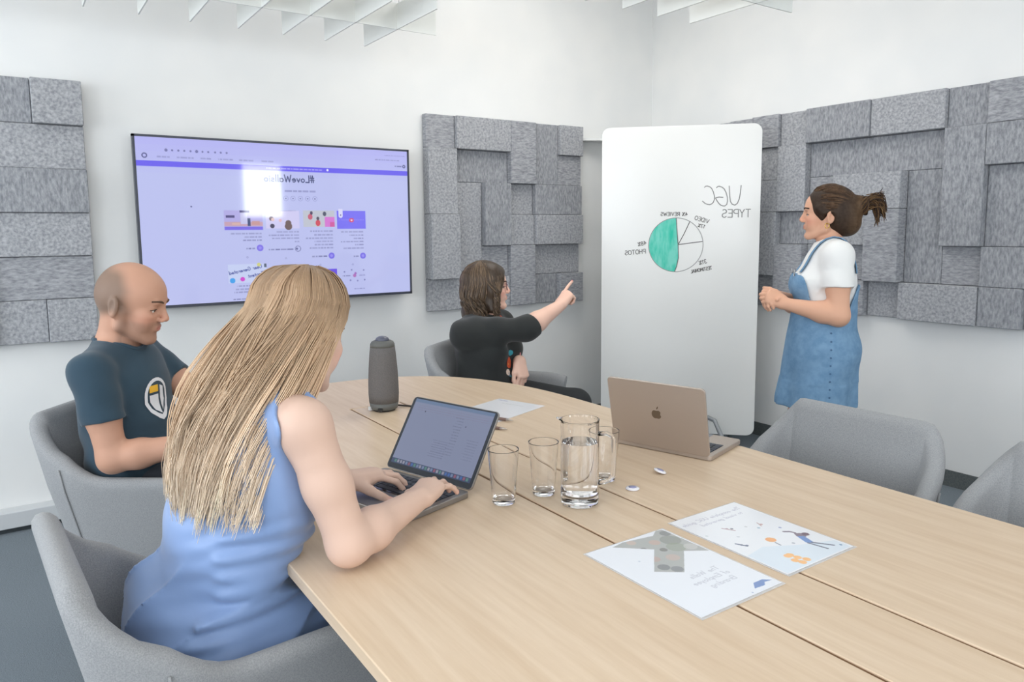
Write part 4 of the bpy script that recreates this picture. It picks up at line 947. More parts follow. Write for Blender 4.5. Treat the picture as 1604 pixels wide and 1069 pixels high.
def add_head(B, H, female=True, jaw=1.0, lids=.0025, nose=1.0):
    s = H.sc; A = H.ax()
    def E(f, l, u, rf, rl, ru, k=.012, **kw): B.ell(H(f, l, u), (rf * s, rl * s, ru * s), A, k * s, **kw)
    def Cn(a, ra, b, rb, k=.010, **kw): B.cone(H(*a), ra * s, H(*b), rb * s, k * s, **kw)
    E(.006, 0, .044, .097, .076, .086, .02)                                    # cranium
    E(-.018, 0, .020, .074, .070, .070, .02)
    E(.048, 0, .036, .056, .062, .062, .02)                                    # forehead
    E(.050, 0, -.020, .052, .056, .062, .02)                                   # mid face
    E(.048, 0, -.066, .044 * jaw, .045 * jaw, .040, .02)                       # jaw
    for sg in (-1, 1):
        Cn((.008, sg * .058 * jaw, -.020), .015, (.012, sg * .054 * jaw, -.060), .014, .016)     # ramus
        Cn((.012, sg * .054 * jaw, -.060), .014, (.078, sg * .018, -.096), .015, .018)
        E(.070, sg * .040, -.020, .024, .020, .020, .016)                      # cheek bone
        E(.066, sg * .034, -.045, .022, .018, .022, .016)                      # cheek
    E(.080, 0, -.096, .017, .018, .014, .014)                                  # chin
    Cn((.096, -.032, .026), .009, (.096, .032, .026), .009, .014)              # brow
    for sg in (-1, 1): E(.103, sg * .033, .004, .017, .018, .013, .010, mode='sub')   # sockets
    Cn((.099, 0, .016), .0085, (.099 + .019 * nose, 0, -.020), .0095, .012)           # nose
    E(.100 + .019 * nose, 0, -.024, .0085, .0100, .0080, .006)
    for sg in (-1, 1): E(.110, sg * .0125, -.029, .010, .0065, .0065, .006)
    E(.0975, 0, -.050, .009, .022, .0065, .008); E(.0965, 0, -.060, .009, .019, .0070, .007)  # lips
    E(.110, 0, -.0548, .009, .022, .0016, .003, mode='sub')
    for sg in (-1, 1):                                                          # lids, ears
        E(.0815, sg * .0315, .0075, .0155, .0170, .0135, .004)
        E(.0985, sg * .0315, .0020 - lids, .006, .0125, .0022, .003, mode='sub')
        c = H(-.004, sg * .077, -.002); af = unit(H.f * .97 - H.u * .18); al = unit(H.l * sg * .80 - H.f * .55); au = np.cross(af, al)
        B.ell(c + al * .003 * s, (.020 * s, .011 * s, .033 * s), (unit(np.cross(al, np.cross(H.f, al))), al, np.cross(unit(np.cross(al, np.cross(H.f, al))), al)), .006 * s)
        B.ell(c + al * .013 * s + H.f * .001 * s, (.012 * s, .009 * s, .022 * s), (unit(np.cross(al, np.cross(H.f, al))), al, np.cross(unit(np.cross(al, np.cross(H.f, al))), al)), .004 * s, mode='sub')
        E(.002, sg * .074, -.028, .009, .006, .010, .006)

def face_color(H, P, skin, lips, brow=None, beard=None, buzz=None, blush=None):
    q = H.local(P); x, y, z = q[:, 0], q[:, 1], q[:, 2]
    C = np.tile(skin, (len(P), 1)).astype(np.float64)
    near = (np.abs(x) < .16) & (np.abs(y) < .11) & (z > -.13) & (z < .15)
    def mix(m, col):
        m = np.where(near, np.clip(m, 0, 1), 0)[:, None]; C[:] = C * (1 - m) + col * m
    if blush is not None:
        for sg in (-1, 1): mix(.55 * np.exp(-(((x - .08) / .03) ** 2 + ((y - sg * .045) / .025) ** 2 + ((z + .028) / .022) ** 2)), blush)
        mix(.4 * np.exp(-(((x - .12) / .02) ** 2 + (y / .02) ** 2 + ((z + .022) / .014) ** 2)), blush)
    if beard is not None:
        m = sstep(-z, .030, .05) * sstep(x, -.005, .025) * (1 - np.exp(-((y / .02) ** 2 + ((z + .055) / .010) ** 2)) * .8) * sstep(-z, -.2, -.1 + .0)
        m *= (1 - sstep(-z, .115, .14)); mix(.42 * m, beard); mix(.35 * np.exp(-((y / .03) ** 2 + ((z + .040) / .006) ** 2)) * (x > .085), beard)
        mix(.4 * sstep(-z, -.012, .02) * np.exp(-((x - .022) / .018) ** 2) * (np.abs(y) > .045) * (z < .03), beard)
    if buzz is not None:
        side = sstep(.050 - x - .5 * np.maximum(z - .05, 0), 0, .050) * sstep(z + .35 * np.maximum(-x, 0), -.040, .0)
        top = 1 - .72 * sstep(z, .085, .118) * sstep(x, -.085, -.02)
        mix(.80 * side * top, buzz)
    mix(np.exp(-(((x - .104) / .012) ** 2 + (y / .019) ** 2 + ((z + .055) / .0085) ** 2) ** 2) * .85, lips)
    return C

def face_parts(H, parent, org, brow_col, lash_col=(40, 30, 26), iris=(70, 52, 40), eye_open=True):
    s = H.sc; org = np.asarray(org)
    bod = [c for c in parent.children if c.name.startswith('body')][0].data
    co = np.empty(len(bod.vertices) * 3, np.float32); bod.vertices.foreach_get('co', co); co = co.reshape(-1, 3) + org; q = H.local(co)
    keep = (q[:, 0] > .03) & (np.abs(q[:, 1]) < .08) & (np.abs(q[:, 2]) < .08)
    pv = np.empty(len(bod.polygons) * 4, np.int32); bod.loops.foreach_get('vertex_index', pv); pv = pv.reshape(-1, 4); pk = pv[keep[pv].all(1)]
    used = np.unique(pk); remap = np.zeros(len(co), int); remap[used] = np.arange(len(used)); tree = BVHTree.FromPolygons([Vector(x) for x in co[used].astype(float)], [tuple(int(a) for a in f) for f in remap[pk]])
    def onface(l, u, off):
        hit = tree.ray_cast(Vector(H(.25, l, u)), Vector(-H.f), .4)
        return (np.array(hit[0]) + H.f * off) if hit[0] is not None else H(.10, l, u)
    M_EYE = mat('eye_white', srgb(226, 222, 218), .2); MB_ = mat('brow_%d_%d_%d' % brow_col, srgb(*brow_col), .9); ML = mat('lash_dark', srgb(*lash_col), .8); MI = mat('iris_brown', srgb(*iris), .15)
    for sg in (-1, 1):
        c = H(.0835, sg * .0315, .0035); v = []; f = []
        bm = bmesh.new(); bmesh.ops.create_uvsphere(bm, u_segments=16, v_segments=10, radius=.0125 * s); me = bpy.data.meshes.new('eyeball'); bm.to_mesh(me); bm.free()
        eb = link('eyeball', me, M_EYE, parent, True); eb.location = c - org
        bm = bmesh.new(); bmesh.ops.create_uvsphere(bm, u_segments=12, v_segments=8, radius=.0058 * s); me = bpy.data.meshes.new('iris'); bm.to_mesh(me); bm.free()
        ir = link('iris', me, MI, eb, True); ir.location = (H.f * .0078 - H.u * .0018) * s
        br = [onface(sg * (.012 + .037 * t), .0255 + .0055 * math.sin(t * PI * .8), .0006) - org for t in np.linspace(0, 1, 9)]
        MB().tube([tuple(p) for p in br], [(.0020 + .0018 * math.sin(min(1, t * 1.4) * PI * .8)) * s for t in np.linspace(0, 1, 9)], 6).build('eyebrow', MB_, parent, smooth=True)
        la = [onface(sg * (.018 + .029 * t), .0030 - .002 * t + .0020 * math.sin(t * PI), .0004) - org for t in np.linspace(0, 1, 9)]
        MB().tube([tuple(p) for p in la], [.0014 * s] * 9, 5).build('eyelash', ML, parent, smooth=True)

def add_hand(B, wrist, fdir, back, side, curls, sc=1.0, spread=.10, thumb=(.5, .35, .2), thumb_out=.6, k=.003, palm_flat=.75):
    """side=+1: thumb lies on the +lat side where lat = cross(back, fdir). curls: per finger (mcp, pip, dip) in degrees, index first; returns finger tips"""
    f = unit(fdir); b = unit(V3(back) - f * (V3(back) @ f)); lat = np.cross(b, f) * side     # lat points to the thumb side
    W0 = V3(wrist); S = sc
    tips = []
    offs = (.026, .0085, -.009, -.025); mlen = (.084, .087, .082, .074); flen = ((.042, .025, .021), (.046, .029, .022), (.043, .027, .022), (.034, .021, .020)); fr_ = (.0088, .0090, .0085, .0076)
    for i in range(4):
        kn = W0 + S * (f * mlen[i] + lat * offs[i] * .98 + b * (.004 if i in (1, 2) else .001))
        B.cone(W0 + S * (f * .012 + lat * offs[i] * .55), .0150 * S, kn, .0118 * S, .014 * S)
    B.cone(W0 + S * (f * .02 + lat * .016 - b * .006), .015 * S, W0 + S * (f * .055 + lat * .020 - b * .008), .013 * S, .014 * S)
    B.cone(W0 + S * (f * .02 - lat * .012 - b * .006), .014 * S, W0 + S * (f * .06 - lat * .018 - b * .007), .012 * S, .014 * S)
    for i in range(4):
        kn = W0 + S * (f * mlen[i] + lat * offs[i] + b * (.003 if i in (1, 2) else .0)); ang = 0.0; p = kn
        sp = spread * (1.5 - i) / 1.5
        for j in range(3):
            ang += math.radians(curls[i][j]); d = unit((f * math.cos(sp) + lat * math.sin(sp)) * math.cos(ang) - b * math.sin(ang)); q = p + d * flen[i][j] * S
            r0 = fr_[i] * S * (1 - .07 * j); B.cone(p, r0, q, r0 * .90, k * S); p = q
        tips.append((p, d, unit(b * math.cos(ang) + f * math.sin(ang)), fr_[i] * S * .8))
    # thumb leaves the side of the palm near its base
    base = W0 + S * (f * .022 + lat * .024 - b * .006); d0 = unit(f * math.cos(thumb_out) + lat * math.sin(thumb_out) - b * thumb[0] * .6)
    p1 = base + d0 * .042 * S; d1 = unit(d0 + f * thumb[1] - b * thumb[1] * .5 - lat * thumb[1] * .4); p2 = p1 + d1 * .034 * S; d2 = unit(d1 + f * thumb[2] - lat * thumb[2] * .8 - b * thumb[2] * .4); p3 = p2 + d2 * .026 * S
    B.cone(base, .0155 * S, p1, .0125 * S, .014 * S); B.cone(p1, .0115 * S, p2, .0102 * S, .005 * S); B.cone(p2, .0102 * S, p3, .0082 * S, .003 * S)
    tips.append((p3, d2, unit(b + lat * .4), .0085 * S))
    return tips
def nails(tips, parent, org, col):
    mn = mat('finger_nail_%d_%d_%d' % col, srgb(*col), .3)
    for p, d, nrm, r in tips:
        nrm = unit(nrm - d * (nrm @ d)); la = np.cross(d, nrm); v = []
        for u_, w_ in ((-.9, -.62), (-.9, .62), (-.2, .72), (.45, .55), (.7, 0), (.45, -.55), (-.2, -.72)):
            pt = p + d * u_ * r * 1.1 + la * w_ * r + nrm * (r * (1.03 - .35 * w_ * w_) - (.20 * r if u_ > .3 else 0)); v.append(pt - org)
        MB().add([tuple(x) for x in v], [tuple(range(len(v)))]).build('fingernail', mn, parent)

def spline(P, n):
    P = np.array(P, float); P = np.vstack([2 * P[0] - P[1], P, 2 * P[-1] - P[-2]]); m_ = len(P) - 3; out = []
    for t in np.linspace(0, m_ - 1e-6, n):
        i = int(t); u = t - i; a, b, c, d = P[i:i + 4]
        out.append(.5 * ((2 * b) + (-a + c) * u + (2 * a - 5 * b + 4 * c - d) * u * u + (-a + 3 * b - 3 * c + d) * u ** 3))
    return np.array(out)
def strands_mesh(name, curves, radii, cols, org, sides=4):
    """curves: list of (n,3); radii: (n,) profile; cols: list of (n,3)"""
    VV = []; FF = []; CC = []; base = 0
    for cu, cl in zip(curves, cols):
        n = len(cu); t = np.gradient(cu, axis=0); t /= np.linalg.norm(t, axis=1)[:, None] + 1e-9
        ref = np.array([.3, .5, .81]); a = np.cross(t, ref); a /= np.linalg.norm(a, axis=1)[:, None] + 1e-9; b = np.cross(t, a)
        rad = radii(n) if callable(radii) else radii
        for k in range(sides):
            an = 2 * PI * k / sides; VV.append(cu + (a * math.cos(an) + b * math.sin(an)) * rad[:, None])
            CC.append(cl)
        for i in range(n - 1):
            for k in range(sides):
                k2 = (k + 1) % sides; FF.append((base + k * n + i, base + k2 * n + i, base + k2 * n + i + 1, base + k * n + i + 1))
        base += n * sides
    V = np.concatenate(VV) - np.asarray(org); F = np.array(FF, np.int32)
    me = bpy.data.meshes.new(name); me.vertices.add(len(V)); me.vertices.foreach_set('co', V.astype(np.float32).ravel()); me.loops.add(F.size); me.loops.foreach_set('vertex_index', F.ravel()); me.polygons.add(len(F)); me.polygons.foreach_set('loop_start', np.arange(0, F.size, 4, dtype=np.int32)); me.update(calc_edges=True)
    set_colors(me, np.concatenate(CC)); return me

def skin_mat(name): return mat(name, (1, 1, 1, 1), .52, spec=.35, attr='tone', bump=(350, .06, .001))
def decal(name, polys, Fr, bvh, org, material, parent, off=.0018):
    """flat print laid on a garment: polygons in (left, up) metres, projected along -forward"""
    bm = bmesh.new()
    for pl in polys:
        bm.faces.new([bm.verts.new((a, b, 0)) for a, b in pl])
    bmesh.ops.triangulate(bm, faces=bm.faces[:])
    for _ in range(2): bmesh.ops.subdivide_edges(bm, edges=[e for e in bm.edges if e.calc_length() > .008], cuts=1, use_grid_fill=True)
    for v in bm.verts:
        st = Vector(Fr(.3, v.co.x, v.co.y)); hit = bvh.ray_cast(st, Vector(-Fr.f), .6)
        p = hit[0] + hit[1] * off if hit[0] is not None else Vector(Fr(0, v.co.x, v.co.y)); v.co = p - Vector(org)
    me = bpy.data.meshes.new(name); bm.normal_update(); bm.to_mesh(me); bm.free()
    return link(name, me, material, parent, True)
def bvh_of(me, org):
    vs = [v.co + Vector(org) for v in me.vertices]; return BVHTree.FromPolygons(vs, [tuple(p.vertices) for p in me.polygons])
def shoe(B_, ankle, fd, parent, org, material):
    F_ = Field(V3(ankle) - .22, V3(ankle) + .22, .006); a = V3(ankle); fd = unit(fd); a0 = V3(a[0], a[1], .045)
    F_.cone(a0 - fd * .03, .040, a0 + fd * .05, .042, .02); F_.cone(a0 + fd * .05 - V3(0, 0, .008), .042, a0 + fd * .16 - V3(0, 0, .012), .032, .02); F_.cone(a0, .038, a0 + V3(0, 0, .05), .042, .02)
    F_.apply(lambda P, D: np.maximum(D, -P[..., 2] + .002))
    me, _ = F_.mesh('shoe', org); return link('shoe', me, material, parent, True)
# ------------------------------------------------------------------ figure building blocks
UP = V3(0, 0, 1)
def add_torso(B, J, g=0.0):
    A = (J['fwd'], J['lat'], unit(J['chest'] - J['pelvis']))
    B.ell(J['chest'], J['r_chest'], A, .03, grow=g); B.ell(J['belly'], J['r_belly'], A, .05, grow=g); B.ell(J['pelvis'], J['r_pelvis'], A, .05, grow=g)
    top = J['chest'] + A[2] * J['r_chest'][2] * .55
    for sd in ('l', 'r'):
        B.cone(top, J.get('r_gird', .062), J[sd + 'sh'] - UP * .004, J.get('r_sh', .050), .035, grow=g)
        B.cone(J['neck'] - UP * .01, J['r_neck'] * .80, J[sd + 'sh'] + UP * .012 - J['fwd'] * .012, .030, .04, grow=g)
    if 'bust' in J:
        for sg in (-1, 1): B.ell(J['chest'] + J['fwd'] * J['bust'][0] + J['lat'] * sg * J['bust'][1] + A[2] * J['bust'][2], (J['bust'][3],) * 3, None, .04, grow=g)
def add_arm(B, a, e, w, ra, re, rw, g=0.0, k=.022):
    a, e, w = V3(a), V3(e), V3(w); B.cone(a, ra, a + (e - a) * .5, ra * .93, k, grow=g); B.cone(a + (e - a) * .5, ra * .93, e, re, k, grow=g)
    mid = e + (w - e) * .3; B.cone(e, re, mid, re * 1.02, k, grow=g); B.cone(mid, re * 1.02, w, rw, k, grow=g)
def add_leg(B, h, kn, an, rh, rk, ra, g=0.0, foot=None):
    h, kn, an = V3(h), V3(kn), V3(an); B.cone(h, rh, kn, rk, .03, grow=g); md = kn + (an - kn) * .32; B.cone(kn, rk, md, rk * .98, .03, grow=g); B.cone(md, rk * .98, an, ra, .03, grow=g)
    if foot is not None: B.cone(an - UP * .03, .032, an + unit(foot) * .14 - UP * (an[2] - .035), .026, .03)
def add_neck(B, J, H, r, g=0.0): B.cone(J['neck'] - UP * .02, r * 1.08, H(-.012, 0, -.045), r, .03, grow=g)
def finish(B, name, material, parent, org, colfn=None):
    me, V = B.mesh(name, org)
    if colfn is not None: set_colors(me, colfn(V))
    o = link(name, me, material, parent, True); return o
def person(loc, label):
    e = empty('person', loc, 0, label, 'person'); return e

# ================================================================== the man in the dark t-shirt
SKIN_M = lin(198, 152, 128)
org = V3(-2.66, .33, 0); man = person(tuple(org), 'balding man in a dark blue t-shirt with a shield print, looking down')
f_ = unit((.52, .854, 0)); l_ = np.cross(UP, f_)
J = dict(fwd=f_, lat=l_, chest=V3(-2.685, .285, .850), belly=V3(-2.685, .305, .690), pelvis=V3(-2.690, .330, .560), r_chest=(.118, .160, .175), r_belly=(.128, .162, .15), r_pelvis=(.130, .175, .110),
         lsh=V3(-2.832, .362, .962), rsh=V3(-2.540, .188, .955), neck=V3(-2.678, .272, 1.022), r_neck=.058, r_gird=.062, r_sh=.050)
Hm = head_frame((-2.640, .305, 1.150), (.50, .866), 12, sc=1.03)
hipL, hipR = J['pelvis'] + l_ * .09, J['pelvis'] - l_ * .09
relb, rwr = V3(-2.492, .222, .700), V3(-2.395, .445, .735); lelb, lwr = V3(-2.700, .520, .800), V3(-2.560, .640, .770)
B = Field((-3.02, -.05, -.0), (-2.05, .98, 1.32), .004)
add_torso(B, J); add_neck(B, J, Hm, .058); add_head(B, Hm, False, 1.06, lids=.0015)
add_arm(B, J['rsh'], relb, rwr, .050, .042, .028); add_arm(B, J['lsh'], lelb, lwr, .050, .041, .028)
for hp in (hipL, hipR):
    kn = hp + f_ * .40 - UP * .02; add_leg(B, hp, kn, V3(kn[0], kn[1], .09) + f_ * .02, .085, .058, .042, foot=f_)
tm = add_hand(B, rwr, unit((.35, .93, -.05)), (.5, -.2, .85), 1, [(25, 35, 20), (28, 38, 20), (30, 40, 20), (32, 42, 20)], 1.04)
tm2 = add_hand(B, lwr, unit((.75, .65, -.12)), (-.1, .2, .95), -1, [(20, 30, 15), (22, 32, 15), (24, 34, 15), (26, 36, 15)], 1.04)
def col_m(P): return face_color(Hm, P, SKIN_M, lin(186, 122, 112), beard=lin(118, 96, 84), buzz=lin(112, 98, 86), blush=lin(214, 150, 128))
finish(B, 'body', skin_mat('skin_tan'), man, org, col_m)
face_parts(Hm, man, org, (96, 74, 60))
M_TEE = mat('dark_teal_jersey', srgb(54, 74, 88), .85, spec=.2, sheen=.2, bump=(300, .12, .002))
G = Field((-3.0, -.05, .45), (-2.2, .8, 1.12), .005)
add_torso(G, J, .011)
for sh, el in ((J['rsh'], relb), (J['lsh'], lelb)):
    d = unit(el - sh); G.cone(sh, .056, sh + d * .20, .058, .018, cut=(sh + d * .148, d), grow=.004)
G.cone(J['neck'] - UP * .05, .066, Hm(-.01, 0, -.04), .070, .008, mode='sub')
def fold_m(P, D):
    q = P - J['belly']; a = q @ f_; b = q @ l_; z = P[..., 2]
    w = np.sin(58 * z + 26 * b + 5 * np.sin(17 * a)) * sstep(-z, -.86, -.72) + .6 * np.sin(44 * z - 34 * a + 14 * b) * sstep(z, .68, .80)
    sl_ = np.sin(70 * z + 40 * b) * .5 * sstep(-b, .12, .17)
    return D + .0032 * (w + sl_)
G.apply(fold_m); G.apply(lambda P, D: np.maximum(D, .47 - P[..., 2]))
tee = finish(G, 't_shirt', M_TEE, man, org); tag(tee, 'dark blue short-sleeved t-shirt')
bvt = bvh_of(tee.data, org); cr = []
for a in np.linspace(0, 2 * PI, 29):
    c0 = J['neck'] + f_ * (.012 + .076 * math.cos(a)) + l_ * (.075 * math.sin(a)); hit = bvt.ray_cast(Vector((c0[0], c0[1], 1.25)), Vector((0, 0, -1)), .5); cr.append(np.array(hit[0]) + UP * .001 if hit[0] is not None else c0)
MB().tube([tuple(p - org) for p in cr], .0062, 8, cap=False).build('collar', M_TEE, man, smooth=True)
bv = bvh_of(tee.data, org); Fl = Frame(V3(-2.63, .37, .850) - l_ * .045, f_)
def ring_poly(pts, t):
    c = np.mean(pts, 0); n = len(pts); inn = [c + (np.array(p) - c) * (1 - t) for p in pts]; return [[pts[i], pts[(i + 1) % n], tuple(inn[(i + 1) % n]), tuple(inn[i])] for i in range(n)]
sh_out = [(x, y) for x, y in _arc(0, .012, .049, .054, 0, 180, 12)] + [(-.049, -.01), (-.036, -.040), (-.014, -.062), (0, -.070), (.014, -.062), (.036, -.040), (.049, -.01)]
M_PW = mat('print_white', srgb(226, 228, 232), .7); M_PY = mat('print_yellow', srgb(236, 184, 56), .7)
decal('print_shield_outline', ring_poly(sh_out, .2), Fl, bv, org, M_PW, man)
# on the wearer the print is seen from the front: +left is to the wearer's left
decal('print_yellow_bar', [[(.004, .022), (.004, .044), (-.030, .044), (-.032, .022)]], Fl, bv, org, M_PY, man)
decal('print_white_panel', [[(.004, .014), (-.032, .014), (-.031, -.008), (-.018, -.034), (.004, -.050)]], Fl, bv, org, M_PW, man)
decal('print_white_stripe', [[(.012, .042), (.028, .034), (.031, -.008), (.020, -.030), (.012, -.042)]], Fl, bv, org, M_PW, man)
M_JEAN = mat('dark_trousers', srgb(56, 60, 68), .9)
G = Field((-3.0, -.05, .05), (-2.0, 1.0, .66), .008)
G.ell(J['pelvis'] - UP * .02, (.135, .18, .10), (f_, l_, UP), .04)
for hp in (hipL, hipR):
    kn = hp + f_ * .40 - UP * .02; add_leg(G, hp, kn, V3(kn[0], kn[1], .09) + f_ * .02, .085, .058, .046, .012)
finish(G, 'trousers', M_JEAN, man, org)
for hp in (hipL, hipR):
    kn = hp + f_ * .42; shoe(None, (kn[0], kn[1], .09), f_, man, org, mat('black_shoe', srgb(40, 40, 42), .5))

# ================================================================== the long-haired woman at the laptop
SKIN_B = lin(216, 184, 166)
org = V3(-1.52, .33, 0); bl = person(tuple(org), 'woman with very long blond hair in a blue satin dress, typing')
f_ = unit((-.20, .98, 0)); l_ = np.cross(UP, f_)
J = dict(fwd=f_, lat=l_, chest=V3(-1.478, .375, .915), belly=V3(-1.500, .318, .755), pelvis=V3(-1.520, .275, .585), r_chest=(.098, .138, .160), r_belly=(.098, .128, .14), r_pelvis=(.128, .178, .125),
         rsh=V3(-1.327, .430, 1.020), lsh=V3(-1.640, .372, 1.015), neck=V3(-1.475, .420, 1.065), r_neck=.046, r_gird=.050, r_sh=.042, bust=(.075, .065, -.01, .055))
Hb = head_frame((-1.484, .472, 1.164), (-.56, .83), 14, sc=.97)
relb, rwr = V3(-1.292, .492, .790), V3(-1.402, .694, .800); lelb, lwr = V3(-1.700, .480, .800), V3(-1.636, .618, .793)
B = Field((-1.98, .05, .02), (-1.18, 1.02, 1.33), .0034)
add_torso(B, J); add_neck(B, J, Hb, .048); add_head(B, Hb, True, .94, lids=.002)
add_arm(B, J['rsh'], relb, rwr, .046, .039, .0245); add_arm(B, J['lsh'], lelb, lwr, .043, .036, .0245)
hipL, hipR = J['pelvis'] + l_ * .085 - UP * .02, J['pelvis'] - l_ * .085 - UP * .02
for hp in (hipL, hipR):
    kn = hp + f_ * .40 - UP * .03; add_leg(B, hp, kn, V3(kn[0], kn[1], .09), .082, .054, .038, foot=f_)
hd = unit((-.66, .75, .05))
tb1 = add_hand(B, rwr, hd, (.10, -.05, 1), 1, [(16, 26, 20), (14, 25, 20), (14, 24, 18), (12, 22, 16)], .95, spread=.32, thumb=(.5, .4, .2))
tb2 = add_hand(B, lwr, unit((.05, .99, -.02)), (.0, -.05, 1), -1, [(22, 30, 20), (14, 32, 22), (12, 32, 22), (12, 30, 20)], .95, spread=.26, thumb=(.55, .1, .1), thumb_out=.95)
def col_b(P):
    C = face_color(Hb, P, SKIN_B, lin(206, 128, 122), blush=lin(240, 176, 160))
    for tp in tb1 + tb2:
        m = np.exp(-(((P - tp[0]) ** 2).sum(1) / .016 ** 2))[:, None] * .35; C[:] = C * (1 - m) + lin(240, 172, 156) * m
    return C
finish(B, 'body', skin_mat('skin_fair'), bl, org, col_b); face_parts(Hb, bl, org, (150, 120, 90)); nails(tb1 + tb2, bl, org, (240, 190, 186))
M_SATIN = mat('blue_satin', srgb(132, 158, 202), .42, spec=.4, sheen=.25, bump=(14, .10, .01))
G = Field((-1.90, .02, .36), (-1.22, .82, 1.12), .0045)
add_torso(G, J, .010)
for hp in (hipL, hipR):
    kn = hp + f_ * .36 - UP * .03; G.cone(hp, .098, kn, .080, .05)
G.cone(hipL + f_ * .1, .09, hipR + f_ * .1, .09, .05); G.cone(hipL + f_ * .28, .075, hipR + f_ * .28, .075, .05)
# seat part spreads over the chair
G.ell(J['pelvis'] - UP * .07 - f_ * .02, (.150, .205, .085), (f_, l_, UP), .05)
for sd in ('l', 'r'):          # arm holes
    sg = 1 if sd == 'l' else -1
    G.cone(J[sd + 'sh'] + l_ * sg * .012 + UP * .05, .055, J[sd + 'sh'] + l_ * sg * .034 - UP * .10, .050, .012, mode='sub')
G.cone(J['neck'] - UP * .045, .078, J['neck'] + UP * .1, .09, .01, mode='sub')
def fold_b(P, D):
    q = P - J['belly']; a = q @ f_; b = q @ l_; z = P[..., 2]
    rgt = sstep(-b, .02, .11)
    w = np.sin(88 * z - 30 * b + 8 * np.sin(10 * b + 9 * z)) * (.25 + .75 * rgt) * sstep(-z, -.92, -.84)
    drape = np.abs(np.sin(17 * z + 8.5 * b + 3.0 * np.sin(5 * b) + .7)) ** .5
    drape2 = np.abs(np.sin(24 * z - 9 * b - 10 * a + .4)) ** .55
    m1 = sstep(-z, -.80, -.72); m0 = sstep(-z, -.90, -.80)
    fl = -.0045 * rgt * m0 * np.exp(-((b + .118) / .02) ** 2) * (1 + np.sin(170 * z))
    return D + .0022 * w * m0 + .0150 * (drape - .75) * m1 * (1 - .4 * rgt) + .0110 * (drape2 - .75) * sstep(-z, -.73, -.62) + fl
G.apply(fold_b); G.apply(lambda P, D: np.maximum(D, .40 - P[..., 2]))
dr = finish(G, 'dress', M_SATIN, bl, org); tag(dr, 'sleeveless blue satin dress, gathered at the side')
for hp in (hipL, hipR):
    kn = hp + f_ * .40; shoe(None, (kn[0], kn[1], .09), f_, bl, org, mat('beige_shoe', srgb(190, 170, 150), .5))
# hair: a dense under-volume and long strands
bk = -f_
M_HAIRB = mat('blond_hair', (1, 1, 1, 1), .48, spec=.4, attr='tone', noise=(60, (.92, .90, .86, 1), 3), aniso_scale=(3, 3, .25))
def tone_b(z, n=None):
    a, b, c = lin(168, 138, 110), lin(218, 188, 156), lin(252, 234, 212)
    t = np.clip((1.30 - z) / .45, 0, 1); t1 = np.clip(t / .45, 0, 1)[:, None]; t2 = np.clip((t - .45) / .5, 0, 1)[:, None]
    return (a * (1 - t1) + b * t1) * (1 - t2) + c * t2
G = Field((-1.80, .10, .84), (-1.25, .66, 1.34), .0045)
hl = Hb
G.ell(hl(-.006, 0, .042), (.103, .083, .094), hl.ax(), .02); G.ell(hl(-.020, 0, -.02), (.066, .074, .08), hl.ax(), .03)
curt_c = V3(-1.462, .262, .90)
for t in np.linspace(-1, 1, 9):
    p0 = hl(-.040 - .02 * (1 - t * t), -t * .062, -.03); p1 = curt_c + bk * (.004 * (1 - t * t)) + (-l_) * (t * .105 - .012) + f_ * (.055 * t * t) + UP * (.03 + .03 * rng.random())
    mid = (p0 + p1) / 2 + bk * .016 + (-l_) * t * .008; mid[2] = 1.02
    G.cone(p0, .020, mid, .013, .03); G.cone(mid, .013, p1, .005, .03)
G.ell(hl(.092, 0, -.04), (.060, .055, .085), hl.ax(), .015, mode='sub')
me, Vt = G.mesh('hair', org); set_colors(me, tone_b(Vt[:, 2]) * .86); ho = link('hair', me, M_HAIRB, bl, True); tag(ho, 'straight blond hair falling to the waist, paler at the tips')
cur = []; cols = []
for i in range(290):                                               # locks, each of a dozen strands
    th0 = rng.uniform(-2.05, 2.05); lay = rng.uniform(.0, 1.0); spc = rng.normal(0, .012); zl0 = rng.uniform(.835, .90) if rng.random() < .8 else rng.uniform(.90, .98); tint = rng.uniform(.80, 1.12); part = rng.normal(0, .010); w1, w2 = rng.normal(0, .006, 3), rng.normal(0, .005, 3)
    for j in range(13):
        th = th0 + rng.normal(0, .055); ca, sa = math.cos(th), math.sin(th); pts = []
        for ph in (5, 30, 58, 86):
            p = math.radians(ph); rr_ = 1.03 + .035 * lay
            pts.append(hl(-.006 - .110 * rr_ * math.sin(p) * ca, -.090 * rr_ * math.sin(p) * sa + part * math.cos(p), .042 + .101 * rr_ * math.cos(p)))
        t = np.clip(th / 1.75, -1, 1); nk = hl(-.070 * ca * .9 - .040, -.092 * sa, -.085)
        if abs(th) > 1.5: nk = hl(.010 * (abs(th) - 1.5) * 2 - .02, -.088 * np.sign(th), -.085)
        lat = t * .135 - .012 + spc; end = curt_c + bk * (.022 * lay + .014 * (1 - t * t)) + (-l_) * lat + f_ * (.055 * t * t); end[2] = zl0 + rng.normal(0, .010)
        p86 = pts[-1]; sh = p86 + (end - p86) * .52 + bk * (.016 * (1 - .45 * t * t) + .016 * lay) + (-l_) * (t * .010 + spc * .4) + w1
        nk = p86 + (sh - p86) * .48 + bk * .004 * (1 - t * t) + (-l_) * t * .006
        low = end + (sh - end) * .45 + bk * .010 + w2; spr = rng.normal(0, 1, 3)
        pts += [nk + spr * .003, sh + spr * .004, low + spr * .0035, end + spr * .0022]
        cu = spline(pts, 17); cur.append(cu); cols.append(np.clip(tone_b(cu[:, 2]) * tint * rng.uniform(.90, 1.10), 0, 1))
me = strands_mesh('hair_strands', cur, lambda n: .0017 * np.sqrt(np.clip(np.linspace(1.06, .06, n), 0, 1)), cols, org, 3)
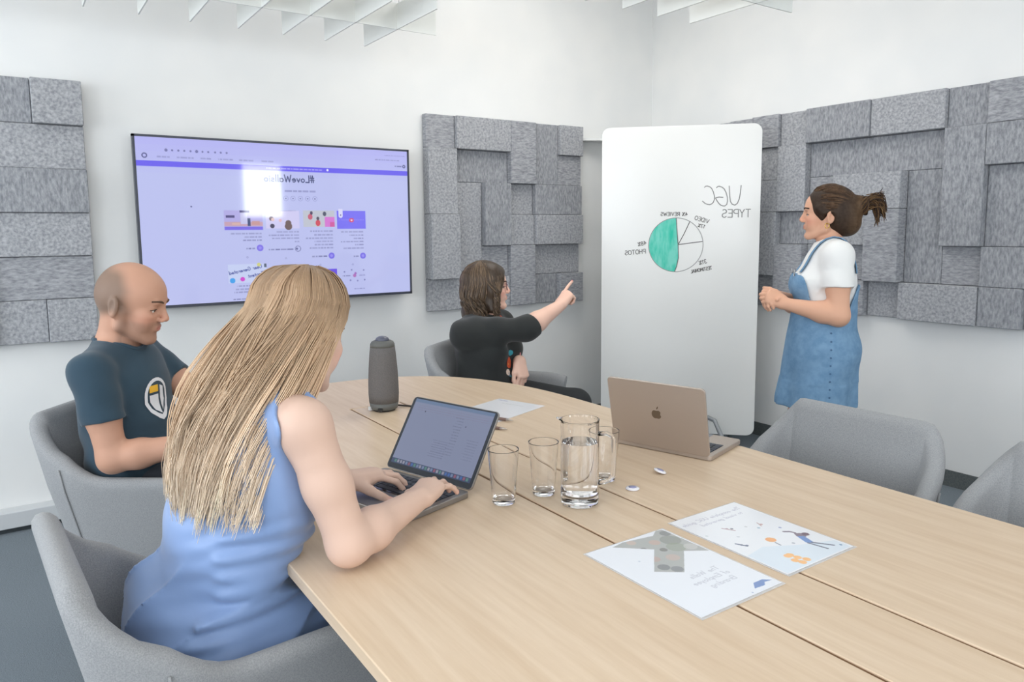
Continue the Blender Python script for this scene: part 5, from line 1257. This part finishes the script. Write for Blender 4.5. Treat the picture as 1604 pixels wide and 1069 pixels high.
hs = link('hair_strands', me, M_HAIRB, ho, True); tag(hs, kind='stuff')

# ================================================================== the pointing woman in black
SKIN_P = lin(238, 196, 176)
org = V3(-3.08, 1.93, 0); pw = person(tuple(org), 'seated woman with wavy brown hair and glasses, pointing at the whiteboard')
f_ = unit((.92, .39, 0)); l_ = np.cross(UP, f_)
J = dict(fwd=f_, lat=l_, chest=V3(-3.118, 1.922, .800), belly=V3(-3.100, 1.925, .640), pelvis=V3(-3.090, 1.930, .540), r_chest=(.115, .158, .165), r_belly=(.135, .165, .13), r_pelvis=(.14, .18, .11),
         rsh=V3(-3.060, 1.778, .878), lsh=V3(-3.200, 2.075, .893), neck=V3(-3.145, 1.920, .955), r_neck=.05, r_gird=.060, r_sh=.052, bust=(.085, .07, -.02, .068))
Hp = head_frame((-3.132, 1.942, 1.083), (.53, .85), -6, sc=.97)
relb, rwr = V3(-2.890, 2.025, .905), V3(-2.905, 2.232, 1.000); lelb, lwr = V3(-3.170, 2.125, .670), V3(-2.952, 2.022, .738)
B = Field((-3.45, 1.55, .0), (-2.45, 2.62, 1.26), .004)
add_torso(B, J); add_neck(B, J, Hp, .05); add_head(B, Hp, True, .98, nose=.8)
add_arm(B, J['rsh'], relb, rwr, .052, .046, .029); add_arm(B, J['lsh'], lelb, lwr, .050, .044, .029)
hipL, hipR = J['pelvis'] + l_ * .09, J['pelvis'] - l_ * .09
fl_ = unit((.80, .60, 0))
for hp in (hipL, hipR):
    kn = hp + fl_ * .40 - UP * .02; add_leg(B, hp, kn, V3(kn[0], kn[1], .09), .09, .06, .04, foot=fl_)
tp1 = add_hand(B, rwr, unit(V3(-2.925, 2.330, 1.090) - rwr), (.30, -.62, .72), 1, [(2, 6, 4), (62, 80, 50), (66, 84, 50), (66, 80, 50)], 1.0, spread=.04, thumb=(.6, .6, .5), thumb_out=.35)
tp2 = add_hand(B, lwr, unit((.52, -.12, -.84)), (.80, .18, .56), -1, [(40, 55, 30), (42, 58, 30), (44, 58, 30), (44, 56, 30)], .98, spread=.05, thumb=(.5, .7, .5), thumb_out=.35)
finish(B, 'body', skin_mat('skin_fair_b'), pw, org, lambda P: face_color(Hp, P, SKIN_P, lin(206, 112, 104), blush=lin(236, 156, 140))); face_parts(Hp, pw, org, (70, 54, 44)); nails(tp1[:1], pw, org, (190, 60, 80))
M_BLACK = mat('black_jersey', srgb(48, 50, 50), .9, spec=.2, sheen=.2, bump=(200, .1, .002))
G = Field((-3.45, 1.55, .45), (-2.72, 2.3, 1.05), .005)
add_torso(G, J, .014); G.cone(J['chest'] + UP * .05, .08, J['rsh'] + unit(relb - J['rsh']) * .06, .062, .04)
d = unit(relb - J['rsh']); e2 = unit(rwr - relb)
G.cone(J['rsh'], .066, (J['rsh'] + relb) / 2, .064, .03); G.cone((J['rsh'] + relb) / 2, .064, relb, .056, .03); G.cone(relb, .056, relb + e2 * .08, .057, .03, cut=(relb + e2 * .035, e2))
e3 = unit(lwr - lelb); G.cone(J['lsh'], .062, lelb, .056, .03); G.cone(lelb, .055, lwr, .048, .03, cut=(lelb + e3 * .13, e3))
G.cone(J['neck'] - UP * .035 + f_ * .02, .066, J['neck'] + UP * .09, .08, .01, mode='sub')
G.apply(lambda P, D: np.maximum(D + .003 * np.sin(52 * P[..., 2] + 30 * (P[..., 0] + P[..., 1])) * np.sin(21 * P[..., 0]), .475 - P[..., 2]))
top = finish(G, 'black_top', M_BLACK, pw, org); tag(top, 'black long top with a colourful embroidered front')
GT = Field((-3.45, 1.55, .45), (-2.72, 2.3, 1.05), .009); add_torso(GT, J, .014); met, _ = GT.mesh('tmp', org); bv = bvh_of(met, org); bpy.data.meshes.remove(met)
Fp = Frame(V3(-3.00, 1.985, .735), f_)
FL = [mat('embroidery_%d' % i, srgb(*c), .8) for i, c in enumerate(((214, 96, 62), (230, 160, 70), (64, 160, 176), (226, 206, 190), (186, 62, 66), (222, 150, 150), (150, 156, 170)))]
def blob(cx_, cy_, rx, ry, n=9, rot=0.0): return [(cx_ + rx * math.cos(2 * PI * k / n) * math.cos(rot) - ry * math.sin(2 * PI * k / n) * math.sin(rot), cy_ + rx * math.cos(2 * PI * k / n) * math.sin(rot) + ry * math.sin(2 * PI * k / n) * math.cos(rot)) for k in range(n)]
for m_i, lst in enumerate((
    [(-.015, .185, .022, .016, .3), (.02, .205, .018, .014, .3), (-.03, .0, .022, .030, .2), (.055, -.02, .008, .03, .2)], [(-.035, .155, .024, .018, .5), (.045, .19, .016, .014, 0), (-.03, .0, .010, .012, 0), (.06, -.085, .016, .02, .4), (.03, .15, .016, .014, 0)],
    [(-.012, .165, .028, .012, .7), (-.015, .045, .022, .014, 0), (.055, -.055, .012, .010, 0), (-.035, -.07, .012, .010, .3)], [(.03, .17, .014, .012, 0), (.005, .135, .012, .016, .4), (-.045, -.045, .014, .016, 0), (.072, -.105, .012, .012, .4)],
    [(-.03, .0, .006, .007, 0), (.02, .145, .010, .012, 0), (.045, -.085, .008, .014, 0)], [(.055, .015, .007, .026, .1), (-.02, -.085, .016, .010, .5)], [(.03, -.118, .055, .006, -.25), (-.04, -.06, .008, .014, 0)])):
    decal('embroidery', [blob(a, b, c, d_, 9, r_) for a, b, c, d_, r_ in lst], Fp, bv, org, FL[m_i], pw, off=.0022)['kind'] = 'stuff'
M_TRB = mat('black_trousers', srgb(46, 48, 50), .9)
G = Field((-3.4, 1.6, .05), (-2.4, 2.6, .66), .008); G.ell(J['pelvis'] - UP * .02, (.15, .19, .10), (f_, l_, UP), .04)
for hp in (hipL, hipR):
    kn = hp + fl_ * .40 - UP * .02; add_leg(G, hp, kn, V3(kn[0], kn[1], .09), .09, .06, .044, .012)
finish(G, 'trousers', M_TRB, pw, org)
for hp in (hipL, hipR):
    kn = hp + fl_ * .42; shoe(None, (kn[0], kn[1], .09), fl_, pw, org, mat('black_shoe', srgb(40, 40, 42), .5))
# wavy bob
M_HAIRP = mat('brown_hair', (1, 1, 1, 1), .42, spec=.45, attr='tone', noise=(55, (.6, .56, .5, 1), 3), aniso_scale=(3, 3, .3))
h = Hp; G = Field((-3.38, 1.70, .88), (-2.92, 2.16, 1.26), .0045)
G.ell(h(-.008, 0, .040), (.110, .092, .100), h.ax(), .02); G.ell(h(.028, 0, .072), (.078, .074, .064), h.ax(), .02); G.ell(h(-.045, 0, -.05), (.085, .098, .09), h.ax(), .03); G.ell(h(-.06, 0, -.115), (.075, .100, .05), h.ax(), .03)
for sg in (-1, 1): G.cone(h(.040, sg * .072, .03), .020, h(.024, sg * .082, -.10), .018, .03)
G.ell(h(.135, 0, -.03), (.072, .066, .100), h.ax(), .015, mode='sub')
G.apply(lambda P, D: D + .004 * np.sin(70 * P[..., 2] + 45 * P[..., 0]) * np.sin(48 * P[..., 1]))
me, Vt = G.mesh('hair', org); set_colors(me, np.tile(lin(74, 60, 48), (len(Vt), 1))); ho = link('hair', me, M_HAIRP, pw, True); tag(ho, 'wavy dark brown shoulder-length hair')
cur = []; cols = []
for i in range(700):
    th = rng.uniform(-2.8, 2.8); lay = rng.uniform(0, 1); ca, sa = math.cos(th), math.sin(th); pts = []
    for ph in (8, 36, 64, 90):
        p = math.radians(ph); q = 1.02 + .05 * lay; pts.append(h(-.008 - .110 * q * math.sin(p) * ca, -.092 * q * math.sin(p) * sa, .040 + .100 * q * math.cos(p)))
    if abs(th) > 1.75: tg = lambda u: h(.060 - .02 * u, -.096 * np.sign(th) * (1 + .14 * u), .02 - .16 * u)
    else: tg = lambda u: h(-.030 - .085 * ca * (1 + .05 * u), -.098 * sa * (1 + .18 * u), .01 - .16 * u)
    ln = rng.uniform(.75, 1.08); wv = rng.uniform(0, 6.28); am = rng.uniform(.010, .021)
    for u in (.25, .5, .75, 1.0): pts.append(tg(u * ln) + h.l * am * math.sin(wv + 9 * u) + h.f * am * math.cos(wv + 9 * u))
    cu = spline(pts, 17); cur.append(cu); cols.append(np.tile(lin(*((88, 72, 58) if rng.random() < .7 else (118, 98, 78))) * rng.uniform(.7, 1.15), (17, 1)))
me = strands_mesh('hair_strands', cur, lambda n: .0044 * np.sqrt(np.clip(np.linspace(1.05, .06, n), 0, 1)), cols, org); hs = link('hair_strands', me, M_HAIRP, ho, True); tag(hs, kind='stuff')
# glasses
M_GL = mat('dark_red_frame', srgb(96, 52, 66), .35)
for sg in (-1, 1):
    rim = [h(.112 - .004 * abs(math.cos(a)) - .010 * (math.cos(a) * sg < 0) * 0, sg * .033 + .024 * math.cos(a), .004 + .019 * math.sin(a)) - org for a in np.linspace(0, 2 * PI, 21)]
    MB().tube([tuple(p) for p in rim], .0019, 6, cap=False).build('glasses_rim', M_GL, pw, smooth=True)
    MB().tube([tuple(h(.108, sg * .058, .008) - org), tuple(h(.06, sg * .076, .008) - org), tuple(h(.0, sg * .082, .006) - org)], .0018, 6).build('glasses_arm', M_GL, pw, smooth=True)
MB().tube([tuple(h(.113, -.010, .008) - org), tuple(h(.117, 0, .010) - org), tuple(h(.113, .010, .008) - org)], .0018, 6).build('glasses_bridge', M_GL, pw, smooth=True)

# ================================================================== the standing woman in the denim pinafore
SKIN_S = lin(220, 170, 142)
org = V3(-1.94, 2.97, 0); sw = person(tuple(org), 'standing woman in a white t-shirt and blue denim pinafore dress, hair pinned up')
f_ = unit((-.76, -.65, 0)); l_ = np.cross(UP, f_)
J = dict(fwd=f_, lat=l_, chest=V3(-1.938, 2.985, 1.140), belly=V3(-1.945, 2.968, .975), pelvis=V3(-1.940, 2.968, .840), r_chest=(.105, .145, .165), r_belly=(.110, .140, .14), r_pelvis=(.128, .168, .13),
         lsh=V3(-1.835, 2.885, 1.252), rsh=V3(-2.030, 3.115, 1.250), neck=V3(-1.945, 2.998, 1.302), r_neck=.045, r_gird=.052, r_sh=.046, bust=(.072, .066, -.015, .060))
Hs = head_frame((-1.955, 3.000, 1.424), (-.82, -.57), -4, sc=.965)
lelb, lwr = V3(-1.800, 2.858, 1.005), V3(-1.985, 2.752, 1.048); relb, rwr = V3(-2.095, 3.010, 1.010), V3(-2.068, 2.812, 1.072)
B = Field((-2.26, 2.60, .0), (-1.68, 3.25, 1.58), .004)
add_torso(B, J); add_neck(B, J, Hs, .046); add_head(B, Hs, True, .96, lids=.002, nose=.85)
add_arm(B, J['lsh'], lelb, lwr, .050, .043, .026); add_arm(B, J['rsh'], relb, rwr, .047, .041, .026)
for sg in (-1, 1):
    hp = J['pelvis'] + l_ * sg * .085 - UP * .03; kn = hp + f_ * (.11 if sg > 0 else .02) - UP * .36; kn[2] = .46; an = V3(kn[0], kn[1], .085) - f_ * .02; add_leg(B, hp, kn, an, .090, .060, .040, foot=f_)
ts1 = add_hand(B, lwr, unit((-.58, -.42, .30)), (.55, -.62, .45), -1, [(45, 62, 40), (48, 64, 40), (50, 66, 40), (52, 66, 40)], .93, spread=.03, thumb=(.2, .5, .4), thumb_out=.45)
ts2 = add_hand(B, rwr, unit((.08, -.90, .10)), (-.30, .10, .92), 1, [(40, 50, 30), (44, 52, 30), (46, 54, 30), (46, 54, 30)], .93, spread=.05, thumb=(.4, .5, .3))
finish(B, 'body', skin_mat('skin_olive'), sw, org, lambda P: face_color(Hs, P, SKIN_S, lin(196, 112, 100), blush=lin(226, 146, 124))); face_parts(Hs, sw, org, (60, 46, 38))
M_WTEE = mat('white_cotton', srgb(236, 236, 234), .85, spec=.2, bump=(240, .1, .002))
G = Field((-2.26, 2.70, .85), (-1.70, 3.26, 1.36), .0045)
add_torso(G, J, .013)
for sh, el in ((J['lsh'], lelb), (J['rsh'], relb)):
    d = unit(el - sh); G.cone(sh, .060, sh + d * .19, .070, .03, cut=(sh + d * .135, d))
G.cone(J['neck'] - UP * .03, .055, J['neck'] + UP * .08, .068, .008, mode='sub')
def fold_s(P, D):
    q = P - J['chest']; a = q @ f_; b = q @ l_; z = P[..., 2]; return D + .0028 * np.sin(50 * z - 38 * a + 3 * np.sin(20 * b)) * (z > .9) * sstep(-z, -1.26, -1.12)
G.apply(fold_s); tee = finish(G, 't_shirt', M_WTEE, sw, org); tag(tee, 'plain white short-sleeved t-shirt')
M_DENIM = mat('blue_denim', srgb(124, 158, 188), .85, spec=.15, noise=(26, srgb(106, 142, 174), 5), bump=(500, .2, .002))
G = Field((-2.30, 2.60, .50), (-1.60, 3.34, 1.25), .005)
add_torso(G, J, .026); Wt = J['belly'] - UP * .02
for t in np.linspace(0, 1, 7):
    z0 = .86 - t * .30; c = V3(-1.940, 2.960, z0) + f_ * .022 * t; G.ell(c, (.132 + .026 * t, .168 + .020 * t, .10), (f_, l_, UP), .05)
def cut_s(P, D):
    q = P - J['chest']; a = q @ f_; b = q @ l_; z = P[..., 2]
    tz = np.where(a > .0, .985 + .185 * sstep(a, .055, .125), .985 + .14 * sstep(-a, .045, .125))
    ang = np.arctan2(b, a); low = sstep(-z, -.86, -.60)
    D = D + .0095 * low * np.sin(7 * ang + .8 + 2.5 * np.sin(2 * ang)) + .002 * np.sin(40 * z + 30 * a) * (z > .7)
    hem = .578 + .012 * np.sin(3 * ang) - .0
    return np.maximum(np.maximum(D, (z - tz) * .7), hem - z)
G.apply(cut_s); pin = finish(G, 'denim_dress', M_DENIM, sw, org); tag(pin, 'mid-blue denim pinafore dress with a bib')
bv = bvh_of(tee.data, org)
for sg in (-1, 1):
    pth = []
    for u in np.linspace(0, 1, 19):
        an = -.12 + u * (PI + .30); cc = J['chest'] + UP * .055 + l_ * sg * (.078 - .012 * math.sin(an)); dr_ = f_ * math.cos(an) + UP * math.sin(an) * .9
        hit = bv.ray_cast(Vector(cc + dr_ * .4), Vector(-dr_), .6); p = np.array(hit[0]) + dr_ * .004 if hit[0] is not None else cc + dr_ * .12; pth.append(p)
    mb = MB(); vv = []
    for i, p in enumerate(pth):
        t = unit(pth[min(i + 1, 18)] - pth[max(i - 1, 0)]); n_ = unit(p - (J['chest'] + UP * .055 + l_ * sg * .07)); s_ = unit(np.cross(t, n_))
        for o1, o2 in ((-.014, 0), (.014, 0), (.014, .004), (-.014, .004)): vv.append(tuple(p + s_ * o1 + n_ * o2 - org))
    ff = []
    for i in range(18):
        for k in range(4): ff.append((i * 4 + k, i * 4 + (k + 1) % 4, (i + 1) * 4 + (k + 1) % 4, (i + 1) * 4 + k))
    mb.add(vv, ff).build('strap', M_DENIM, sw, smooth=True)
    c = J['chest'] + f_ * .148 + l_ * sg * .066 + UP * .035
    MB().tube([tuple(c + l_ * .014 * math.cos(a) + UP * .014 * math.sin(a) - org) for a in np.linspace(0, 2 * PI, 13)], .002, 6, cap=False).build('strap_buckle', M_STEEL, sw)
# side seam buttons and stitching
bv2 = bvh_of(pin.data, org)
for k in range(9):
    z = .93 - k * .034; st = V3(J['belly'][0], J['belly'][1], z) + l_ * .5 - f_ * .012; hit = bv2.ray_cast(Vector(st), Vector(-l_), 1)
    if hit[0] is not None:
        p = np.array(hit[0]); MB().tube([tuple(p + l_ * -.001 - org), tuple(p + l_ * .0025 - org)], .0042, 10).build('button', mat('denim_button', srgb(70, 104, 138), .5), sw)
for sg in (-1, 1): shoe(None, tuple(J['pelvis'] * np.array([1, 1, 0]) + l_ * sg * .085 + f_ * (.09 if sg > 0 else .0) + UP * .085), f_, sw, org, mat('white_shoe', srgb(210, 208, 204), .6))
# pinned-up hair
M_HAIRS = mat('dark_brown_hair', (1, 1, 1, 1), .58, spec=.3, attr='tone', noise=(70, (.62, .56, .5, 1), 3), aniso_scale=(1, 1, 1))
h = Hs; G = Field((-2.12, 2.80, 1.30), (-1.72, 3.24, 1.62), .004)
G.ell(h(-.006, 0, .046), (.106, .087, .096), h.ax(), .02); G.ell(h(-.055, 0, .0), (.078, .080, .080), h.ax(), .03); G.ell(h(-.085, 0, -.035), (.045, .055, .045), h.ax(), .03)
for sg in (-1, 1): G.cone(h(.045, sg * .074, .030), .016, h(.012, sg * .080, .004), .014, .02)
G.ell(h(.118, 0, -.005), (.072, .066, .085), h.ax(), .015, mode='sub')
for sg in (-1, 1): G.ell(h(.002, sg * .088, -.022), (.026, .024, .034), h.ax(), .010, mode='sub')
G.ell(h(-.118, 0, .055), (.036, .036, .044), h.ax(), .02)
me, Vt = G.mesh('hair', org); q = Hs.local(Vt)
set_colors(me, lin(62, 48, 38) * (1 - sstep(-q[:, 0], .05, .16)[:, None]) + lin(104, 80, 56) * sstep(-q[:, 0], .05, .16)[:, None]); ho = link('hair', me, M_HAIRS, sw, True); tag(ho, 'dark brown hair twisted up at the back with loose ends')
cur = []; cols = []
bun = h(-.112, 0, .056)
for i in range(520):
    th = rng.uniform(-1.62, 1.62); el = rng.uniform(-.62, 1.25); pts = []
    # start on the hairline or lower nape and sweep back to the bun
    if el < .60 and abs(th) < 1.0: continue
    a0 = math.cos(el); st = np.array([.092 * math.cos(th) * a0 * .95, .088 * math.sin(th) * a0, .046 + .098 * math.sin(el)])
    if st[2] < .02 and st[0] > .0: st[0] = -.02 - .03 * rng.random()
    for u in (0, .3, .6, .85):
        q_ = st * (1 - u) + np.array([-.105, rng.normal(0, .006), .045]) * u; c0 = np.array([-.006, 0, .046]); d_ = q_ - c0; rr_ = np.sqrt((d_[0] / .108) ** 2 + (d_[1] / .089) ** 2 + (d_[2] / .098) ** 2) + 1e-6
        q2 = c0 + d_ / rr_ * 1.012; q_ = q2 if u < .8 else (q2 + q_) / 2; pts.append(h(*q_))
    pts.append(bun + rng.normal(0, .010, 3))
    cu = spline(pts, 14); cur.append(cu); cols.append(np.tile(lin(92, 70, 52) * rng.uniform(.65, 1.3), (14, 1)))
for i in range(430):   # twist of the bun and its loose ends
    a = rng.uniform(0, 2 * PI); r_ = rng.uniform(.012, .036); c = bun + h.f * -.012
    if i < 170:
        pts = [c + h.l * r_ * math.cos(a + u) + h.u * r_ * 1.15 * math.sin(a + u) - h.f * (.028 * math.sin(u * .9) + .004) for u in np.linspace(0, 2.6, 6)]
    else:
        t = rng.random(); base = c - h.f * .028 + h.u * rng.normal(.01, .012) + h.l * rng.normal(0, .010)
        if t < .45: e_ = [base, base - h.f * .030 + h.u * .012, base - h.f * .058 + h.u * rng.normal(.0, .012), base - h.f * (.066 + .012 * rng.random()) - h.u * (.028 + .02 * rng.random())]
        elif t < .8: e_ = [base, base - h.f * .025 + h.u * .004, base - h.f * .042 - h.u * .022, base - h.f * (.043 + .010 * rng.random()) - h.u * (.055 + .025 * rng.random())]
        else: e_ = [base, base - h.f * .018 + h.u * .018, base - h.f * .038 + h.u * .030 + h.l * rng.normal(0, .01), base - h.f * .058 + h.u * (.028 + .02 * rng.random())]
        pts = [p + rng.normal(0, .0045, 3) for p in e_]
    cu = spline(pts, 14); cur.append(cu); cols.append(np.tile(lin(*((112, 86, 58) if rng.random() < .5 else (66, 50, 40))) * rng.uniform(.75, 1.2), (14, 1)))
me = strands_mesh('hair_strands', cur, lambda n: .0029 * np.sqrt(np.clip(np.linspace(1.05, .10, n), 0, 1)), cols, org); hs = link('hair_strands', me, M_HAIRS, ho, True); tag(hs, kind='stuff')
M_GOLD = mat('gold', srgb(214, 176, 92), .25, 1.0)
for sg in (-1, 1):
    MB().tube([tuple(h(.006 + .009 * math.cos(a), sg * .079, -.044 + .011 * math.sin(a)) - org) for a in np.linspace(0, 2 * PI, 17)], .0018, 6, cap=False).build('hoop_earring', M_GOLD, sw, smooth=True)
MB().tube([tuple(V3(-2.085, 2.715, 1.085) - org), tuple(V3(-2.045, 2.735, 1.090) - org)], .0055, 10).build('marker_cap', mat('marker_cap_blue', srgb(110, 130, 170), .4), sw, smooth=True)
